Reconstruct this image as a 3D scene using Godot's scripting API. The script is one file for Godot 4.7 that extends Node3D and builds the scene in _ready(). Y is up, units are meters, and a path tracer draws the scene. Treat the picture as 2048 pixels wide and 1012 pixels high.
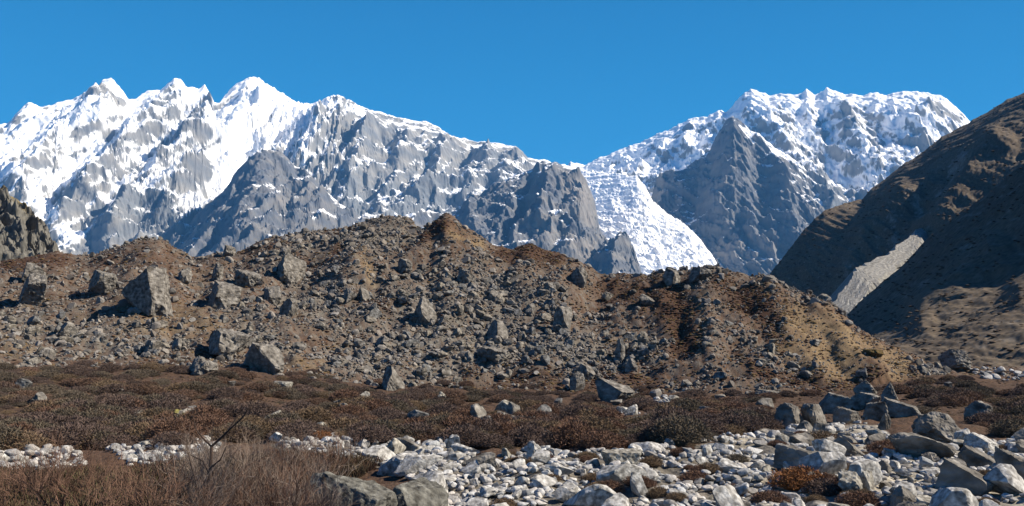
extends Node3D
# A high valley: snow range and icefall behind a bouldery moraine, shrubs and river stones in front.
# The eye is the origin, y up, metres; the valley floor lies about 2.9 m below the eye.

const F := 1774.0            # focal length in photograph pixels (2048 wide)
const TILT := 0.12005        # camera looks up by this much (radians)
const FLOOR_Y := -2.9

var rng := RandomNumberGenerator.new()
var n_big := FastNoiseLite.new()
var n_mid := FastNoiseLite.new()
var n_ridge := FastNoiseLite.new()
var n_fine := FastNoiseLite.new()
var n_cell := FastNoiseLite.new()
var names := {}
var mats := {}

# ---------------------------------------------------------------- helpers
func ray(px: float, py: float) -> Vector3:
	var y := -(py - 506.0) / F
	var c := cos(TILT)
	var s := sin(TILT)
	return Vector3((px - 1024.0) / F, y * c + s, y * s - c)

func place(px: float, py: float, d: float) -> Vector3:      # the point at horizontal distance d in that direction
	var v := ray(px, py)
	return v * (d / Vector2(v.x, v.z).length())

func to_px(p: Vector3) -> Vector2:
	var c := cos(TILT)
	var s := sin(TILT)
	var y := p.y * c + p.z * s
	var z := -p.y * s + p.z * c
	if z > -0.01:
		return Vector2(-9999, -9999)
	return Vector2(1024.0 + F * p.x / -z, 506.0 - F * y / -z)

func numbered(called: String) -> String:
	if not names.has(called):
		names[called] = 0
		return called
	names[called] += 1
	return "%s_%03d" % [called, names[called]]

func tag(o: Node, label: String, category: String, group := "", kind := "") -> void:
	if label: o.set_meta("label", label)
	if category: o.set_meta("category", category)
	if group: o.set_meta("group", group)
	if kind: o.set_meta("kind", kind)

func obj(called: String, mesh: Mesh, m: Material, parent: Node = self) -> MeshInstance3D:
	var o := MeshInstance3D.new()
	o.mesh = mesh
	o.material_override = m
	o.name = numbered(called) if parent == self else called
	parent.add_child(o, true)
	return o

func noise(freq: float, oct: int, sd: int, ridged := false) -> FastNoiseLite:
	var n := FastNoiseLite.new()
	n.seed = sd
	n.noise_type = FastNoiseLite.TYPE_SIMPLEX_SMOOTH
	n.frequency = freq
	n.fractal_type = FastNoiseLite.FRACTAL_RIDGED if ridged else FastNoiseLite.FRACTAL_FBM
	n.fractal_octaves = oct
	return n

func noise_tex(freq: float, oct: int, sd: int, lo: Color, hi: Color, size := 512, normal := false, bump := 4.0) -> NoiseTexture2D:
	var t := NoiseTexture2D.new()
	t.width = size
	t.height = size
	t.seamless = true
	t.noise = noise(freq, oct, sd)
	if normal:
		t.as_normal_map = true
		t.bump_strength = bump
	else:
		var g := Gradient.new()
		g.set_color(0, lo)
		g.set_color(1, hi)
		t.color_ramp = g
	return t

func sm(a: float, b: float, x: float) -> float:
	return smoothstep(a, b, x)

# piecewise linear table over the bearing (radians from -z towards +x)
class Table:
	var lo := -0.9
	var step := 0.0005
	var v := PackedFloat32Array()
	func at(th: float) -> float:
		var u := clampf((th - lo) / step, 0.0, v.size() - 1.001)
		var i := int(u)
		return lerpf(v[i], v[i + 1], u - i)

func table(th: Array, val: Array) -> Table:
	var t := Table.new()
	var n := int(1.8 / t.step) + 1
	t.v.resize(n)
	var k := 0
	for i in n:
		var a: float = t.lo + i * t.step
		while k < th.size() - 2 and a > th[k + 1]:
			k += 1
		var u := clampf((a - th[k]) / maxf(th[k + 1] - th[k], 1e-6), 0.0, 1.0)
		t.v[i] = lerpf(val[k], val[k + 1], u)
	return t

func tables(line: Array) -> Array:        # [[px, py, distance], ...] -> [distance, height]
	var th := []
	var d := []
	var h := []
	for p in line:
		var w := place(p[0], p[1], p[2])
		var a := atan2(w.x, -w.z)
		if th.size() and a <= th[-1] + 1e-5:
			a = th[-1] + 2e-5
		th.append(a)
		d.append(float(p[2]))
		h.append(w.y)
	return [table(th, d), table(th, h)]

# a sheet of values over (bearing, share of the way up the slope), filled from strokes
class Sheet:
	var a0 := 0.0
	var a1 := 1.0
	var nx := 320
	var ny := 110
	var t1 := 1.0
	var v := PackedFloat32Array()
	func at(a: float, t: float) -> float:
		var x := clampf((a - a0) / (a1 - a0), 0.0, 0.9999) * (nx - 1)
		var y := clampf(t / t1, 0.0, 0.9999) * (ny - 1)
		var i := int(x)
		var j := int(y)
		var fx := x - i
		var fy := y - j
		var k := j * nx + i
		return lerpf(lerpf(v[k], v[k + 1], fx), lerpf(v[k + nx], v[k + nx + 1], fx), fy)

func seg_d(p: Vector2, a: Vector2, b: Vector2) -> float:
	var ab := b - a
	var u := clampf((p - a).dot(ab) / maxf(ab.length_squared(), 1e-6), 0.0, 1.0)
	return p.distance_to(a + ab * u)

# strokes: [strength, width, [x, y, x, y, ...]]; soft: rounded shoulders, else tent
func sheet(a0: float, a1: float, at: Callable, strokes: Array, soft: bool) -> Sheet:
	var s := Sheet.new()
	s.a0 = a0
	s.a1 = a1
	s.v.resize(s.nx * s.ny)
	var st := []
	for k in strokes:
		var pts := PackedVector2Array()
		var xy: Array = k[2]
		for i in range(0, xy.size(), 2):
			pts.append(Vector2(xy[i], xy[i + 1]))
		var box := Rect2(pts[0], Vector2.ZERO)
		for p in pts: box = box.expand(p)
		st.append([float(k[0]), float(k[1]), pts, box.grow(k[1])])
	for j in s.ny:
		for i in s.nx:
			var q: Vector2 = to_px(at.call(lerpf(a0, a1, float(i) / (s.nx - 1)), float(j) / (s.ny - 1)))
			var sum := 0.0
			for k in st:
				if not k[3].has_point(q): continue
				var pts: PackedVector2Array = k[2]
				var d := 1e9
				if pts.size() == 1:
					d = q.distance_to(pts[0])
				for m in pts.size() - 1:
					d = minf(d, seg_d(q, pts[m], pts[m + 1]))
				if d < k[1]:
					var u: float = 1.0 - d / k[1]
					sum += k[0] * (u * u * (3.0 - 2.0 * u) if soft else u)
			s.v[j * s.nx + i] = sum
	return s

# ---------------------------------------------------------------- far slopes
# A slope between a foot line and a crest line, both traced as direction + distance, with its own relief.
func slope(called: String, crest: Array, foot: Array, cols: int, rows: int, o: Dictionary) -> MeshInstance3D:
	var c := tables(crest)
	var f := tables(foot)
	var cd: Table = c[0]
	var ch: Table = c[1]
	var fd: Table = f[0]
	var fh: Table = f[1]
	var w0 := place(crest[0][0], crest[0][1], 1000.0)
	var w1 := place(crest[-1][0], crest[-1][1], 1000.0)
	var a0 := atan2(w0.x, -w0.z)
	var a1 := atan2(w1.x, -w1.z)
	var pe: float = o.get("profile", 1.0)
	var over := 1.16
	var knee: Array = o.get("knee", [])
	var prof := func(t: float) -> float:
		if knee.is_empty(): return pow(t, pe)
		var k0: float = knee[0]
		var k1: float = knee[1]
		var lo := k1 * t / k0
		var hi := k1 + (1.0 - k1) * (t - k0) / (1.0 - k0)
		return lerpf(lo, hi, sm(k0 - 0.12, k0 + 0.12, t))
	var spot := func(a: float, t: float) -> Vector3:
		var r := lerpf(fd.at(a), cd.at(a), t)
		var h: float = lerpf(fh.at(a), ch.at(a), prof.call(t))
		return Vector3(r * sin(a), h, -r * cos(a))
	var bump := sheet(a0, a1, spot, o.get("relief", []), false)
	var paint := sheet(a0, a1, spot, o.get("paint", []), true)
	var paint2 := sheet(a0, a1, spot, o.get("paint2", []), true)
	var amp: float = o.get("amp", 100.0)
	var size: float = o.get("size", 500.0)
	var fine: float = o.get("fine", 20.0)
	var jag: float = o.get("jag", 10.0)
	var shear: Callable = o.get("shear", func(_a): return 0.0)
	var back: float = o.get("back", 1.0)
	var lean: float = o.get("aspect", 1.7)
	var taper: float = o.get("taper", 0.82)
	var terrace: float = o.get("terrace", 1.2)
	var pos := PackedVector3Array()
	pos.resize(cols * rows)
	var ts := PackedFloat32Array()
	ts.resize(cols * rows)
	var nk := 120
	var crag: float = o.get("crag", 0.0)
	var wide: float = o.get("wide", 1.0)
	var mean_d: float = cd.at((a0 + a1) * 0.5)
	var cs := Table.new()
	cs.v.resize(ch.v.size())
	var half: int = o.get("blur", 44)
	var run_sum := PackedFloat64Array([0.0])
	for k in ch.v.size(): run_sum.append(run_sum[-1] + ch.v[k])
	for k in ch.v.size():
		var k0 := maxi(k - half, 0)
		var k1 := mini(k + half, ch.v.size() - 1)
		cs.v[k] = (run_sum[k1 + 1] - run_sum[k0]) / (k1 - k0 + 1)
	for i in cols:
		var a := lerpf(a0, a1, float(i) / (cols - 1))
		var dfoot := fd.at(a)
		var dcrest := cd.at(a)
		var hfoot := fh.at(a)
		var s := a * mean_d
		var hcrest := cs.at(a)        # the broad height of the crest; its peaks and notches fade in towards the top
		var peak := ch.at(a) - hcrest
		var teeth := jag * n_mid.get_noise_2d(s / (size * 0.16), 3.3) + jag * 0.4 * n_fine.get_noise_2d(s / (size * 0.05), 9.3)
		var sh: float = shear.call(a)
		var rise := (hcrest - hfoot) / (dcrest - dfoot)
		var run := (dcrest - dfoot) * sqrt(1.0 + rise * rise)
		var out := Vector3(-sin(a) * rise, 1.0, cos(a) * rise).normalized()
		var un := out.y
		var rn := rise * out.y
		# coarse profile of this column, then rows at even steps along it
		var co := PackedVector3Array()
		var acc := PackedFloat32Array([0.0])
		for j in nk:
			var t := over * j / (nk - 1)
			var r := lerpf(dfoot, dcrest, t)
			var h: float = lerpf(hfoot, hcrest, prof.call(t)) if t <= 1.0 else hcrest - (r - dcrest) * back
			h += teeth * sm(0.86, 1.0, t) * (1.0 - sm(1.0, 1.1, t)) + peak * sm(0.55, 1.0, t)
			var l := t * run
			var q := s - sh * l
			var wt := (1.0 - sm(taper, 1.0, t)) * (0.35 + 0.65 * sm(0.0, 0.25, t))
			var wx := 0.3 * n_big.get_noise_2d(q / size * 1.1 + 7.0, l / size * 1.1)
			var d := amp * n_ridge.get_noise_2d(q / size + wx, l / (size * lean) + wx * 0.7)
			d += amp * 0.34 * n_ridge.get_noise_2d(q / (size * 0.4) + 31.0 + wx, l / (size * 0.36) + wx)
			d = d * wt + 0.72 * bump.at(a, minf(t, 0.99)) * (1.0 - sm(0.78, 0.97, t))
			co.append(Vector3(r, h, d))
			if j > 0:
				var p0 := Vector2(co[j - 1].x - rn * co[j - 1].z, co[j - 1].y + un * co[j - 1].z)
				var p1 := Vector2(r - rn * d, h + un * d)
				acc.append(acc[-1] + p0.distance_to(p1) * (1.0 if t <= 1.0 else 0.3))
		var kk := 0
		for j in rows:
			var want: float = acc[-1] * j / (rows - 1)
			while kk < nk - 2 and acc[kk + 1] < want: kk += 1
			var fr := clampf((want - acc[kk]) / maxf(acc[kk + 1] - acc[kk], 1e-6), 0.0, 1.0)
			var e := co[kk].lerp(co[kk + 1], fr)
			var t := over * (kk + fr) / (nk - 1)
			var l := t * run
			var q := s - sh * l
			var wt := 0.5 + 0.5 * (1.0 - sm(taper, 1.0, t))
			var d := e.z
			var wl := l + e.z * 0.8
			if crag > 0.0:
				var ux := n_mid.get_noise_2d(q / (size * 0.25), wl / (size * 0.25)) * size * 0.07
				d += crag * wt * (0.75 + n_cell.get_noise_2d((q + 0.35 * wl + ux) / (size * 0.22 * wide), (wl - ux) / (size * 0.30)) + 0.45 * n_cell.get_noise_2d((q - 0.4 * wl) / (size * 0.075 * wide) + 9.0, (wl + ux) / (size * 0.09)) + 0.2 * n_cell.get_noise_2d((q + 0.5 * wl + ux) / (size * 0.036 * wide) + 40.0, wl / (size * 0.03)))
			d += fine * wt * (0.8 * n_fine.get_noise_2d((q + wl) / (size * 0.14), (wl - 0.5 * q) / (size * 0.2)) + terrace * n_fine.get_noise_2d(s / (size * 0.8), (e.y + 0.12 * s) / (size * 0.10) + 70.0))
			pos[j * cols + i] = Vector3(e.x * sin(a), e.y, -e.x * cos(a)) + out * d
			ts[j * cols + i] = t
		var toe := maxf(dfoot - (hfoot + 12.0) * 1.25, dfoot * 0.5)       # an apron of talus down to the valley floor
		pos[i] = Vector3(toe * sin(a), -12.0, -toe * cos(a))
	var col := PackedColorArray()
	var nor := PackedVector3Array()
	col.resize(cols * rows)
	nor.resize(cols * rows)
	var tint: Callable = o["tint"]
	for j in rows:
		var jm := maxi(j - 1, 0)
		var jp := mini(j + 1, rows - 1)
		for i in cols:
			var im := maxi(i - 1, 0)
			var ip := mini(i + 1, cols - 1)
			var n := (pos[j * cols + ip] - pos[j * cols + im]).cross(pos[jp * cols + i] - pos[jm * cols + i]).normalized()
			nor[j * cols + i] = n
			var a := lerpf(a0, a1, float(i) / (cols - 1))
			var t := ts[j * cols + i]
			var p := pos[j * cols + i]
			var broad := (pos[j * cols + mini(i + 4, cols - 1)] - pos[j * cols + maxi(i - 4, 0)]).cross(pos[mini(j + 4, rows - 1) * cols + i] - pos[maxi(j - 4, 0) * cols + i]).normalized()
			col[j * cols + i] = tint.call(a, a * mean_d, t, p, n.lerp(broad, 0.55), paint.at(a, minf(t, 0.995)), paint2.at(a, minf(t, 0.995)))
	var idx := PackedInt32Array()
	idx.resize((cols - 1) * (rows - 1) * 6)
	var k := 0
	for j in rows - 1:
		for i in cols - 1:
			var b := j * cols + i
			idx[k] = b
			idx[k + 1] = b + cols
			idx[k + 2] = b + 1
			idx[k + 3] = b + 1
			idx[k + 4] = b + cols
			idx[k + 5] = b + cols + 1
			k += 6
	var arr := []
	arr.resize(Mesh.ARRAY_MAX)
	arr[Mesh.ARRAY_VERTEX] = pos
	arr[Mesh.ARRAY_NORMAL] = nor
	arr[Mesh.ARRAY_COLOR] = col
	arr[Mesh.ARRAY_INDEX] = idx
	var m := ArrayMesh.new()
	m.add_surface_from_arrays(Mesh.PRIMITIVE_TRIANGLES, arr)
	var ob := obj(called, m, mats[o.get("mat", "far")])
	tag(ob, o["label"], "", "", "structure")
	return ob

# ---------------------------------------------------------------- the ground (valley floor and moraine)
var g_cd: Table
var g_ch: Table
var g_bd: Table
var g_bh: Table
var g_bump: Sheet
var g_heath: Sheet
var g_tan: Sheet
var g_rock: Sheet

func moraine_t(a: float, r: float) -> float:
	var b := g_bd.at(a)
	return (r - b) / (g_cd.at(a) - b)

func ground_smooth(a: float, r: float) -> float:
	var bd := g_bd.at(a)
	var bh := g_bh.at(a)
	if r <= bd:
		return lerpf(FLOOR_Y, bh, sm(26.0, bd, r))
	var cd := g_cd.at(a)
	var ch := g_ch.at(a)
	var t := (r - bd) / (cd - bd)
	if t <= 1.0:
		return lerpf(bh, ch, 0.72 * t + 0.28 * t * t * (3.0 - 2.0 * t))
	return maxf(ch - (r - cd) * 0.4, -7.0)

func ground_at(x: float, z: float) -> float:
	var r := sqrt(x * x + z * z)
	var a := atan2(x, -z)
	var h := ground_smooth(a, r)
	var off := absf(a)
	if off > 0.75:
		h = lerpf(h, FLOOR_Y, sm(0.75, 1.3, off))
	var t := moraine_t(a, r)
	var on := sm(-0.05, 0.12, t)
	var keep := 1.0 - 0.85 * sm(0.8, 1.0, t)
	if on > 0.0 and t < 1.1: keep *= 1.0 - 0.6 * clampf(g_tan.at(a, clampf(t, 0.0, 0.99)), 0.0, 1.0)
	h += on * keep * (1.5 * n_mid.get_noise_2d(x / 16.0, z / 16.0) + 0.55 * n_mid.get_noise_2d(x / 5.0 + 50.0, z / 5.0))
	h += (0.25 + 0.15 * on) * n_mid.get_noise_2d(x / 2.2 + 9.0, z / 2.2) * sm(3.0, 12.0, r) + 0.35 * (1.0 - on) * n_mid.get_noise_2d(x / 9.0, z / 9.0) * sm(3.0, 20.0, r)
	if t > 0.0 and t < 1.15:
		h += g_bump.at(a, minf(t, 0.99))
	if r < 30.0:      # the bank by the camera, on the left
		h += 0.55 * sm(-1.0, -7.0, x) * (1.0 - sm(16.0, 26.0, r))
	return h

func on_ground(px: float, py: float) -> Vector3:
	var v := ray(px, py)
	v /= Vector2(v.x, v.z).length()
	var r := 5.0
	var last := 5.0
	while r < 260.0:
		if ground_at(v.x * r, v.z * r) >= v.y * r:
			break
		last = r
		r += maxf(0.25, r * 0.008)
	for k in 8:
		var m := (last + r) * 0.5
		if ground_at(v.x * m, v.z * m) >= v.y * m: r = m
		else: last = m
	return Vector3(v.x * r, ground_at(v.x * r, v.z * r), v.z * r)

func build_ground() -> void:
	var crest := tables([[-300, 470, 160], [-60, 520, 160], [0, 524, 158], [113, 505, 156], [178, 513, 155], [236, 494, 153], [270, 482, 152], [320, 482, 152], [345, 492, 152], [383, 500, 151], [440, 507, 150], [470, 506, 150], [502, 492, 150], [535, 476, 150], [600, 465, 150], [653, 461, 150], [698, 456, 150], [731, 442, 150], [769, 433, 150], [821, 433, 149], [840, 444, 147], [863, 453, 145], [889, 438, 142], [912, 443, 141], [938, 457, 140], [968, 476, 139], [994, 491, 138], [1024, 497, 137], [1058, 499, 136], [1107, 501, 135], [1126, 510, 134], [1163, 527, 133], [1200, 541, 132], [1238, 547, 131], [1300, 549, 130], [1320, 541, 129], [1354, 541, 128], [1412, 536, 127], [1439, 539, 126], [1473, 543, 125], [1525, 558, 124], [1576, 573, 122], [1627, 590, 120], [1651, 612, 119], [1685, 633, 118], [1730, 664, 117], [1781, 691, 116], [1832, 714, 115], [1866, 738, 116], [1950, 740, 150], [2048, 742, 160], [2400, 742, 160]])
	var base := tables([[-300, 738, 88], [0, 737, 88], [200, 736, 88], [400, 732, 86], [600, 755, 88], [750, 772, 90], [1000, 778, 92], [1200, 786, 90], [1500, 790, 88], [1700, 780, 92], [1866, 754, 105], [2048, 756, 115], [2400, 756, 115]])
	g_cd = crest[0]
	g_ch = crest[1]
	g_bd = base[0]
	g_bh = base[1]
	var spot := func(a: float, t: float) -> Vector3:
		var r := lerpf(g_bd.at(a), g_cd.at(a), t)
		return Vector3(r * sin(a), ground_smooth(a, r), -r * cos(a))
	g_bump = sheet(-0.6, 0.6, spot, [
		[0.9, 46, [1425, 560, 1412, 640, 1420, 735]], [-0.4, 34, [1352, 585, 1360, 730]],
		[0.6, 34, [1530, 570, 1570, 660, 1640, 740]], [-0.4, 26, [1485, 600, 1530, 690]],
		[0.9, 40, [889, 440, 850, 500]], [-1.2, 30, [840, 450, 800, 490]],
		[1.2, 40, [1650, 620, 1700, 700, 1760, 760]],
		[0.6, 60, [300, 500, 250, 560]], [-1.2, 50, [390, 510, 400, 570]], [1.3, 50, [720, 510, 690, 600]], [-1.0, 50, [620, 520, 560, 600]],
		[1.0, 50, [100, 560, 0, 570]], [1.2, 40, [1060, 510, 1040, 560]], [-0.8, 50, [1200, 570, 1180, 660]]], true)
	g_heath = sheet(-0.6, 0.6, spot, [
		[0.9, 40, [-60, 540, 120, 525]], [0.35, 45, [200, 525, 330, 520]], [0.9, 22, [480, 505, 580, 480]], [0.8, 22, [650, 465, 720, 455]], [0.9, 26, [820, 490, 885, 460]],
		[0.7, 26, [600, 520, 680, 505]], [0.9, 28, [1000, 510, 1120, 520]], [0.7, 60, [1230, 570, 1330, 600]], [0.9, 60, [1350, 590, 1370, 700]], [0.7, 50, [1450, 580, 1560, 620]],
		[0.6, 40, [1500, 600, 1560, 680]], [0.6, 60, [950, 770, 1300, 770]], [0.6, 40, [300, 730, 430, 690]], [0.5, 40, [700, 600, 780, 620]], [0.8, 30, [1500, 745, 1750, 775]]], true)
	g_tan = sheet(-0.6, 0.6, spot, [
		[1.0, 60, [1600, 640, 1700, 700, 1800, 740]], [0.8, 50, [1560, 690, 1680, 750]], [0.8, 22, [900, 470, 960, 490]], [0.7, 28, [720, 515, 740, 560]],
		[0.6, 20, [1405, 600, 1400, 720]], [0.5, 30, [1520, 570, 1580, 640]], [0.5, 60, [250, 640, 420, 640]], [0.4, 50, [0, 690, 60, 700]], [0.6, 14, [1080, 525, 1130, 535]], [0.6, 9, [400, 575, 445, 560]],
		[0.5, 20, [1280, 545, 1340, 552]], [0.4, 60, [520, 740, 640, 740]]], true)
	g_rock = sheet(-0.6, 0.6, spot, [
		[0.9, 70, [560, 500, 800, 470]], [0.8, 90, [600, 600, 1000, 620]], [0.8, 90, [700, 720, 1150, 700]], [0.6, 70, [30, 650, 360, 700]], [0.5, 60, [450, 620, 560, 700]], [0.6, 60, [900, 540, 1100, 600]],
		[0.6, 50, [1150, 740, 1290, 690]], [-0.9, 70, [1620, 660, 1800, 740]], [-0.6, 30, [880, 450, 930, 475]], [-0.7, 40, [1350, 600, 1370, 700]], [-0.7, 24, [1000, 505, 1110, 512]], [-0.4, 30, [-60, 530, 120, 520]], [-0.4, 50, [1230, 580, 1330, 620]]], true)
	# sheet of the ground: fine where it is seen, coarse behind and to the sides, out to the far valley
	var az := PackedFloat32Array()
	var k := -PI
	while k < -0.62:
		az.append(k)
		k += 0.06
	k = -0.62
	while k < 0.62:
		az.append(k)
		k += 0.0024
	k = 0.62
	while k < PI - 0.03:
		az.append(k)
		k += 0.06
	az.append(PI)
	var rad := PackedFloat32Array([0.0, 2.0, 4.0, 6.0, 8.0])
	var r := 9.0
	while r < 30.0:
		rad.append(r)
		r += 0.24
	while r < 86.0:
		rad.append(r)
		r *= 1.008
	while r < 165.0:
		rad.append(r)
		r += 0.6
	for e in [170.0, 180.0, 200.0, 240.0, 320.0, 500.0, 1000.0, 2500.0, 6000.0, 14000.0]: rad.append(e)
	var nc := az.size()
	var nr := rad.size()
	var pos := PackedVector3Array()
	var col := PackedColorArray()
	var nor := PackedVector3Array()
	pos.resize(nc * nr)
	col.resize(nc * nr)
	nor.resize(nc * nr)
	for j in nr:
		for i in nc:
			var x := rad[j] * sin(az[i])
			var z := -rad[j] * cos(az[i])
			pos[j * nc + i] = Vector3(x, ground_at(x, z), z)
	for j in nr:
		var jm := maxi(j - 1, 0)
		var jp := mini(j + 1, nr - 1)
		for i in nc:
			var im := maxi(i - 1, 0)
			var ip := mini(i + 1, nc - 1)
			var n := (pos[j * nc + ip] - pos[j * nc + im]).cross(pos[jp * nc + i] - pos[jm * nc + i])
			n = n.normalized() if n.length() > 1e-9 else Vector3.UP
			if n.y < 0.0: n = -n
			nor[j * nc + i] = n
			col[j * nc + i] = ground_tint(az[i], rad[j], pos[j * nc + i])
	var idx := PackedInt32Array()
	idx.resize((nc - 1) * (nr - 1) * 6)
	var q := 0
	for j in nr - 1:
		for i in nc - 1:
			var b := j * nc + i
			for e in [b, b + nc, b + 1, b + 1, b + nc, b + nc + 1]:
				idx[q] = e
				q += 1
	var arr := []
	arr.resize(Mesh.ARRAY_MAX)
	arr[Mesh.ARRAY_VERTEX] = pos
	arr[Mesh.ARRAY_NORMAL] = nor
	arr[Mesh.ARRAY_COLOR] = col
	arr[Mesh.ARRAY_INDEX] = idx
	var m := ArrayMesh.new()
	m.add_surface_from_arrays(Mesh.PRIMITIVE_TRIANGLES, arr)
	tag(obj("ground", m, mats["ground"]), "brown valley floor rising into a stony moraine hill", "", "", "structure")

const C_SOIL := Color(0.122, 0.072, 0.047)
const C_HEATH := Color(0.085, 0.05, 0.034)
const C_TAN := Color(0.25, 0.18, 0.105)
const C_GRAVEL := Color(0.20, 0.185, 0.16)
const C_SHRUB := Color(0.095, 0.062, 0.043)
const C_SAND := Color(0.52, 0.47, 0.38)

func ground_tint(a: float, r: float, p: Vector3) -> Color:
	var t := moraine_t(a, r)
	var n1 := n_mid.get_noise_2d(p.x / 4.0 + 90.0, p.z / 4.0)
	var n2 := n_fine.get_noise_2d(p.x / 0.8, p.z / 0.8)
	var c := C_SHRUB.lerp(C_SOIL, clampf(0.3 + n1 * 0.9 + n2 * 0.5, 0.0, 1.0))
	if t > -0.04:
		var s := clampf(t, 0.0, 0.99)
		var m := C_SOIL.lerp(C_GRAVEL, clampf(0.35 + 0.9 * n2 + 0.5 * g_rock.at(a, s), 0.0, 1.0))
		m = m.lerp(C_TAN, clampf((g_tan.at(a, s) + 0.5 * n1 - 0.12) * 1.2 + 0.5 * n2, 0.0, 1.0))
		m = m.lerp(C_HEATH, clampf((g_heath.at(a, s) + 0.6 * n1 - 0.2) * 1.5 + 0.8 * n2, 0.0, 1.0))
		c = c.lerp(m, sm(-0.04, 0.05, t + n1 * 0.03))
	elif r < 45.0:
		var q := to_px(p)
		if q.x > 500.0 and in_zone(q, stone_zones):
			c = c.lerp(C_GRAVEL, 0.8)
			if q.x > 1480.0:
				c = c.lerp(C_SAND, clampf(0.3 + 0.9 * n1 + 0.3 * n2 + sm(1500, 1800, q.x) * 0.35, 0.0, 1.0))
	return c

# ---------------------------------------------------------------- rocks
var ico := []      # per level: [vertices, faces]

func make_ico() -> void:
	var g := (1.0 + sqrt(5.0)) / 2.0
	var v: Array = []
	for p in [[-1, g, 0], [1, g, 0], [-1, -g, 0], [1, -g, 0], [0, -1, g], [0, 1, g], [0, -1, -g], [0, 1, -g], [g, 0, -1], [g, 0, 1], [-g, 0, -1], [-g, 0, 1]]:
		v.append(Vector3(p[0], p[1], p[2]).normalized())
	var f: Array = [0, 11, 5, 0, 5, 1, 0, 1, 7, 0, 7, 10, 0, 10, 11, 1, 5, 9, 5, 11, 4, 11, 10, 2, 10, 7, 6, 7, 1, 8, 3, 9, 4, 3, 4, 2, 3, 2, 6, 3, 6, 8, 3, 8, 9, 4, 9, 5, 2, 4, 11, 6, 2, 10, 8, 6, 7, 9, 8, 1]
	for level in 5:
		ico.append([PackedVector3Array(v), PackedInt32Array(f)])
		var mid := {}
		var nf: Array = []
		for i in range(0, f.size(), 3):
			var e := []
			for k in 3:
				var a: int = f[i + k]
				var b: int = f[i + (k + 1) % 3]
				var key := mini(a, b) * 100000 + maxi(a, b)
				if not mid.has(key):
					mid[key] = v.size()
					v.append(((v[a] + v[b]) * 0.5).normalized())
				e.append(mid[key])
			nf.append_array([f[i], e[0], e[2], f[i + 1], e[1], e[0], f[i + 2], e[2], e[1], e[0], e[1], e[2]])
		f = nf

func rnd_dir() -> Vector3:
	var y := rng.randf_range(-1.0, 1.0)
	var a := rng.randf() * TAU
	var q := sqrt(1.0 - y * y)
	return Vector3(q * cos(a), y, q * sin(a))

# the corners of one rock: a ball cut by planes, then roughened; sharp 0..1
func rock_points(level: int, cuts: int, lo: float, hi: float, rough: float, fixed: Array = []) -> PackedVector3Array:
	var v: PackedVector3Array = ico[level][0].duplicate()
	var planes := []
	for p in fixed: planes.append([Vector3(p[0], p[1], p[2]).normalized(), float(p[3])])
	for k in cuts:
		planes.append([rnd_dir(), rng.randf_range(lo, hi)])
	var off := Vector3(rng.randf(), rng.randf(), rng.randf()) * 60.0
	for i in v.size():
		var p := v[i]
		var w := n_mid.get_noise_3dv(p * 0.7 + off)
		p *= 1.0 + w * 0.4
		for q in planes:
			var e: float = p.dot(q[0]) - q[1]
			if e > 0.0: p -= q[0] * e
		if rough > 0.0:
			p *= 1.0 + rough * (n_mid.get_noise_3dv(p * 2.6 + off) + 0.6 * n_fine.get_noise_3dv(p * 5.0 + off))
		v[i] = p
	return v

class Soup:
	var v := PackedVector3Array()
	var n := PackedVector3Array()
	var c := PackedColorArray()
	func mesh() -> ArrayMesh:
		var arr := []
		arr.resize(Mesh.ARRAY_MAX)
		arr[Mesh.ARRAY_VERTEX] = v
		arr[Mesh.ARRAY_NORMAL] = n
		if c.size(): arr[Mesh.ARRAY_COLOR] = c
		var m := ArrayMesh.new()
		m.add_surface_from_arrays(Mesh.PRIMITIVE_TRIANGLES, arr)
		return m
	func tri(a: Vector3, b: Vector3, d: Vector3, col: Color) -> void:
		var q := (d - a).cross(b - a).normalized()
		v.append(a)
		v.append(b)
		v.append(d)
		n.append(q)
		n.append(q)
		n.append(q)
		c.append(col)
		c.append(col)
		c.append(col)

func add_rock(s: Soup, pts: PackedVector3Array, f: PackedInt32Array, x: Transform3D, col: Color, smooth: float) -> void:
	var w := PackedVector3Array()
	w.resize(pts.size())
	for i in pts.size(): w[i] = x * pts[i]
	var acc := PackedVector3Array()
	if smooth > 0.0:
		acc.resize(pts.size())
		for i in range(0, f.size(), 3):
			var q := (w[f[i + 2]] - w[f[i]]).cross(w[f[i + 1]] - w[f[i]])
			for k in 3: acc[f[i + k]] += q
	for i in range(0, f.size(), 3):
		var a := w[f[i]]
		var b := w[f[i + 1]]
		var d := w[f[i + 2]]
		var q := (d - a).cross(b - a).normalized()
		if q.dot(a + b + d - x.origin * 3.0) < 0.0:
			var e := b
			b = d
			d = e
			q = -q
			for k in [0, 2, 1]: s.n.append(q if smooth <= 0.0 else q.lerp(-acc[f[i + k]].normalized(), smooth).normalized())
		else:
			for k in 3: s.n.append(q if smooth <= 0.0 else q.lerp(acc[f[i + k]].normalized(), smooth).normalized())
		s.v.append(a)
		s.v.append(b)
		s.v.append(d)
		for k in 3: s.c.append(col)

func rock_mesh(level: int, cuts: int, lo: float, hi: float, rough: float, smooth: float, fixed: Array = []) -> ArrayMesh:
	var s := Soup.new()
	add_rock(s, rock_points(level, cuts, lo, hi, rough, fixed), ico[level][1], Transform3D.IDENTITY, Color.WHITE, smooth)
	s.c.clear()
	return s.mesh()

func rnd_basis(sz: Vector3, tip: float) -> Basis:
	var b := Basis(Vector3.UP, rng.randf() * TAU).scaled_local(sz)
	return Basis(rnd_dir(), rng.randf() * tip) * b

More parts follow.
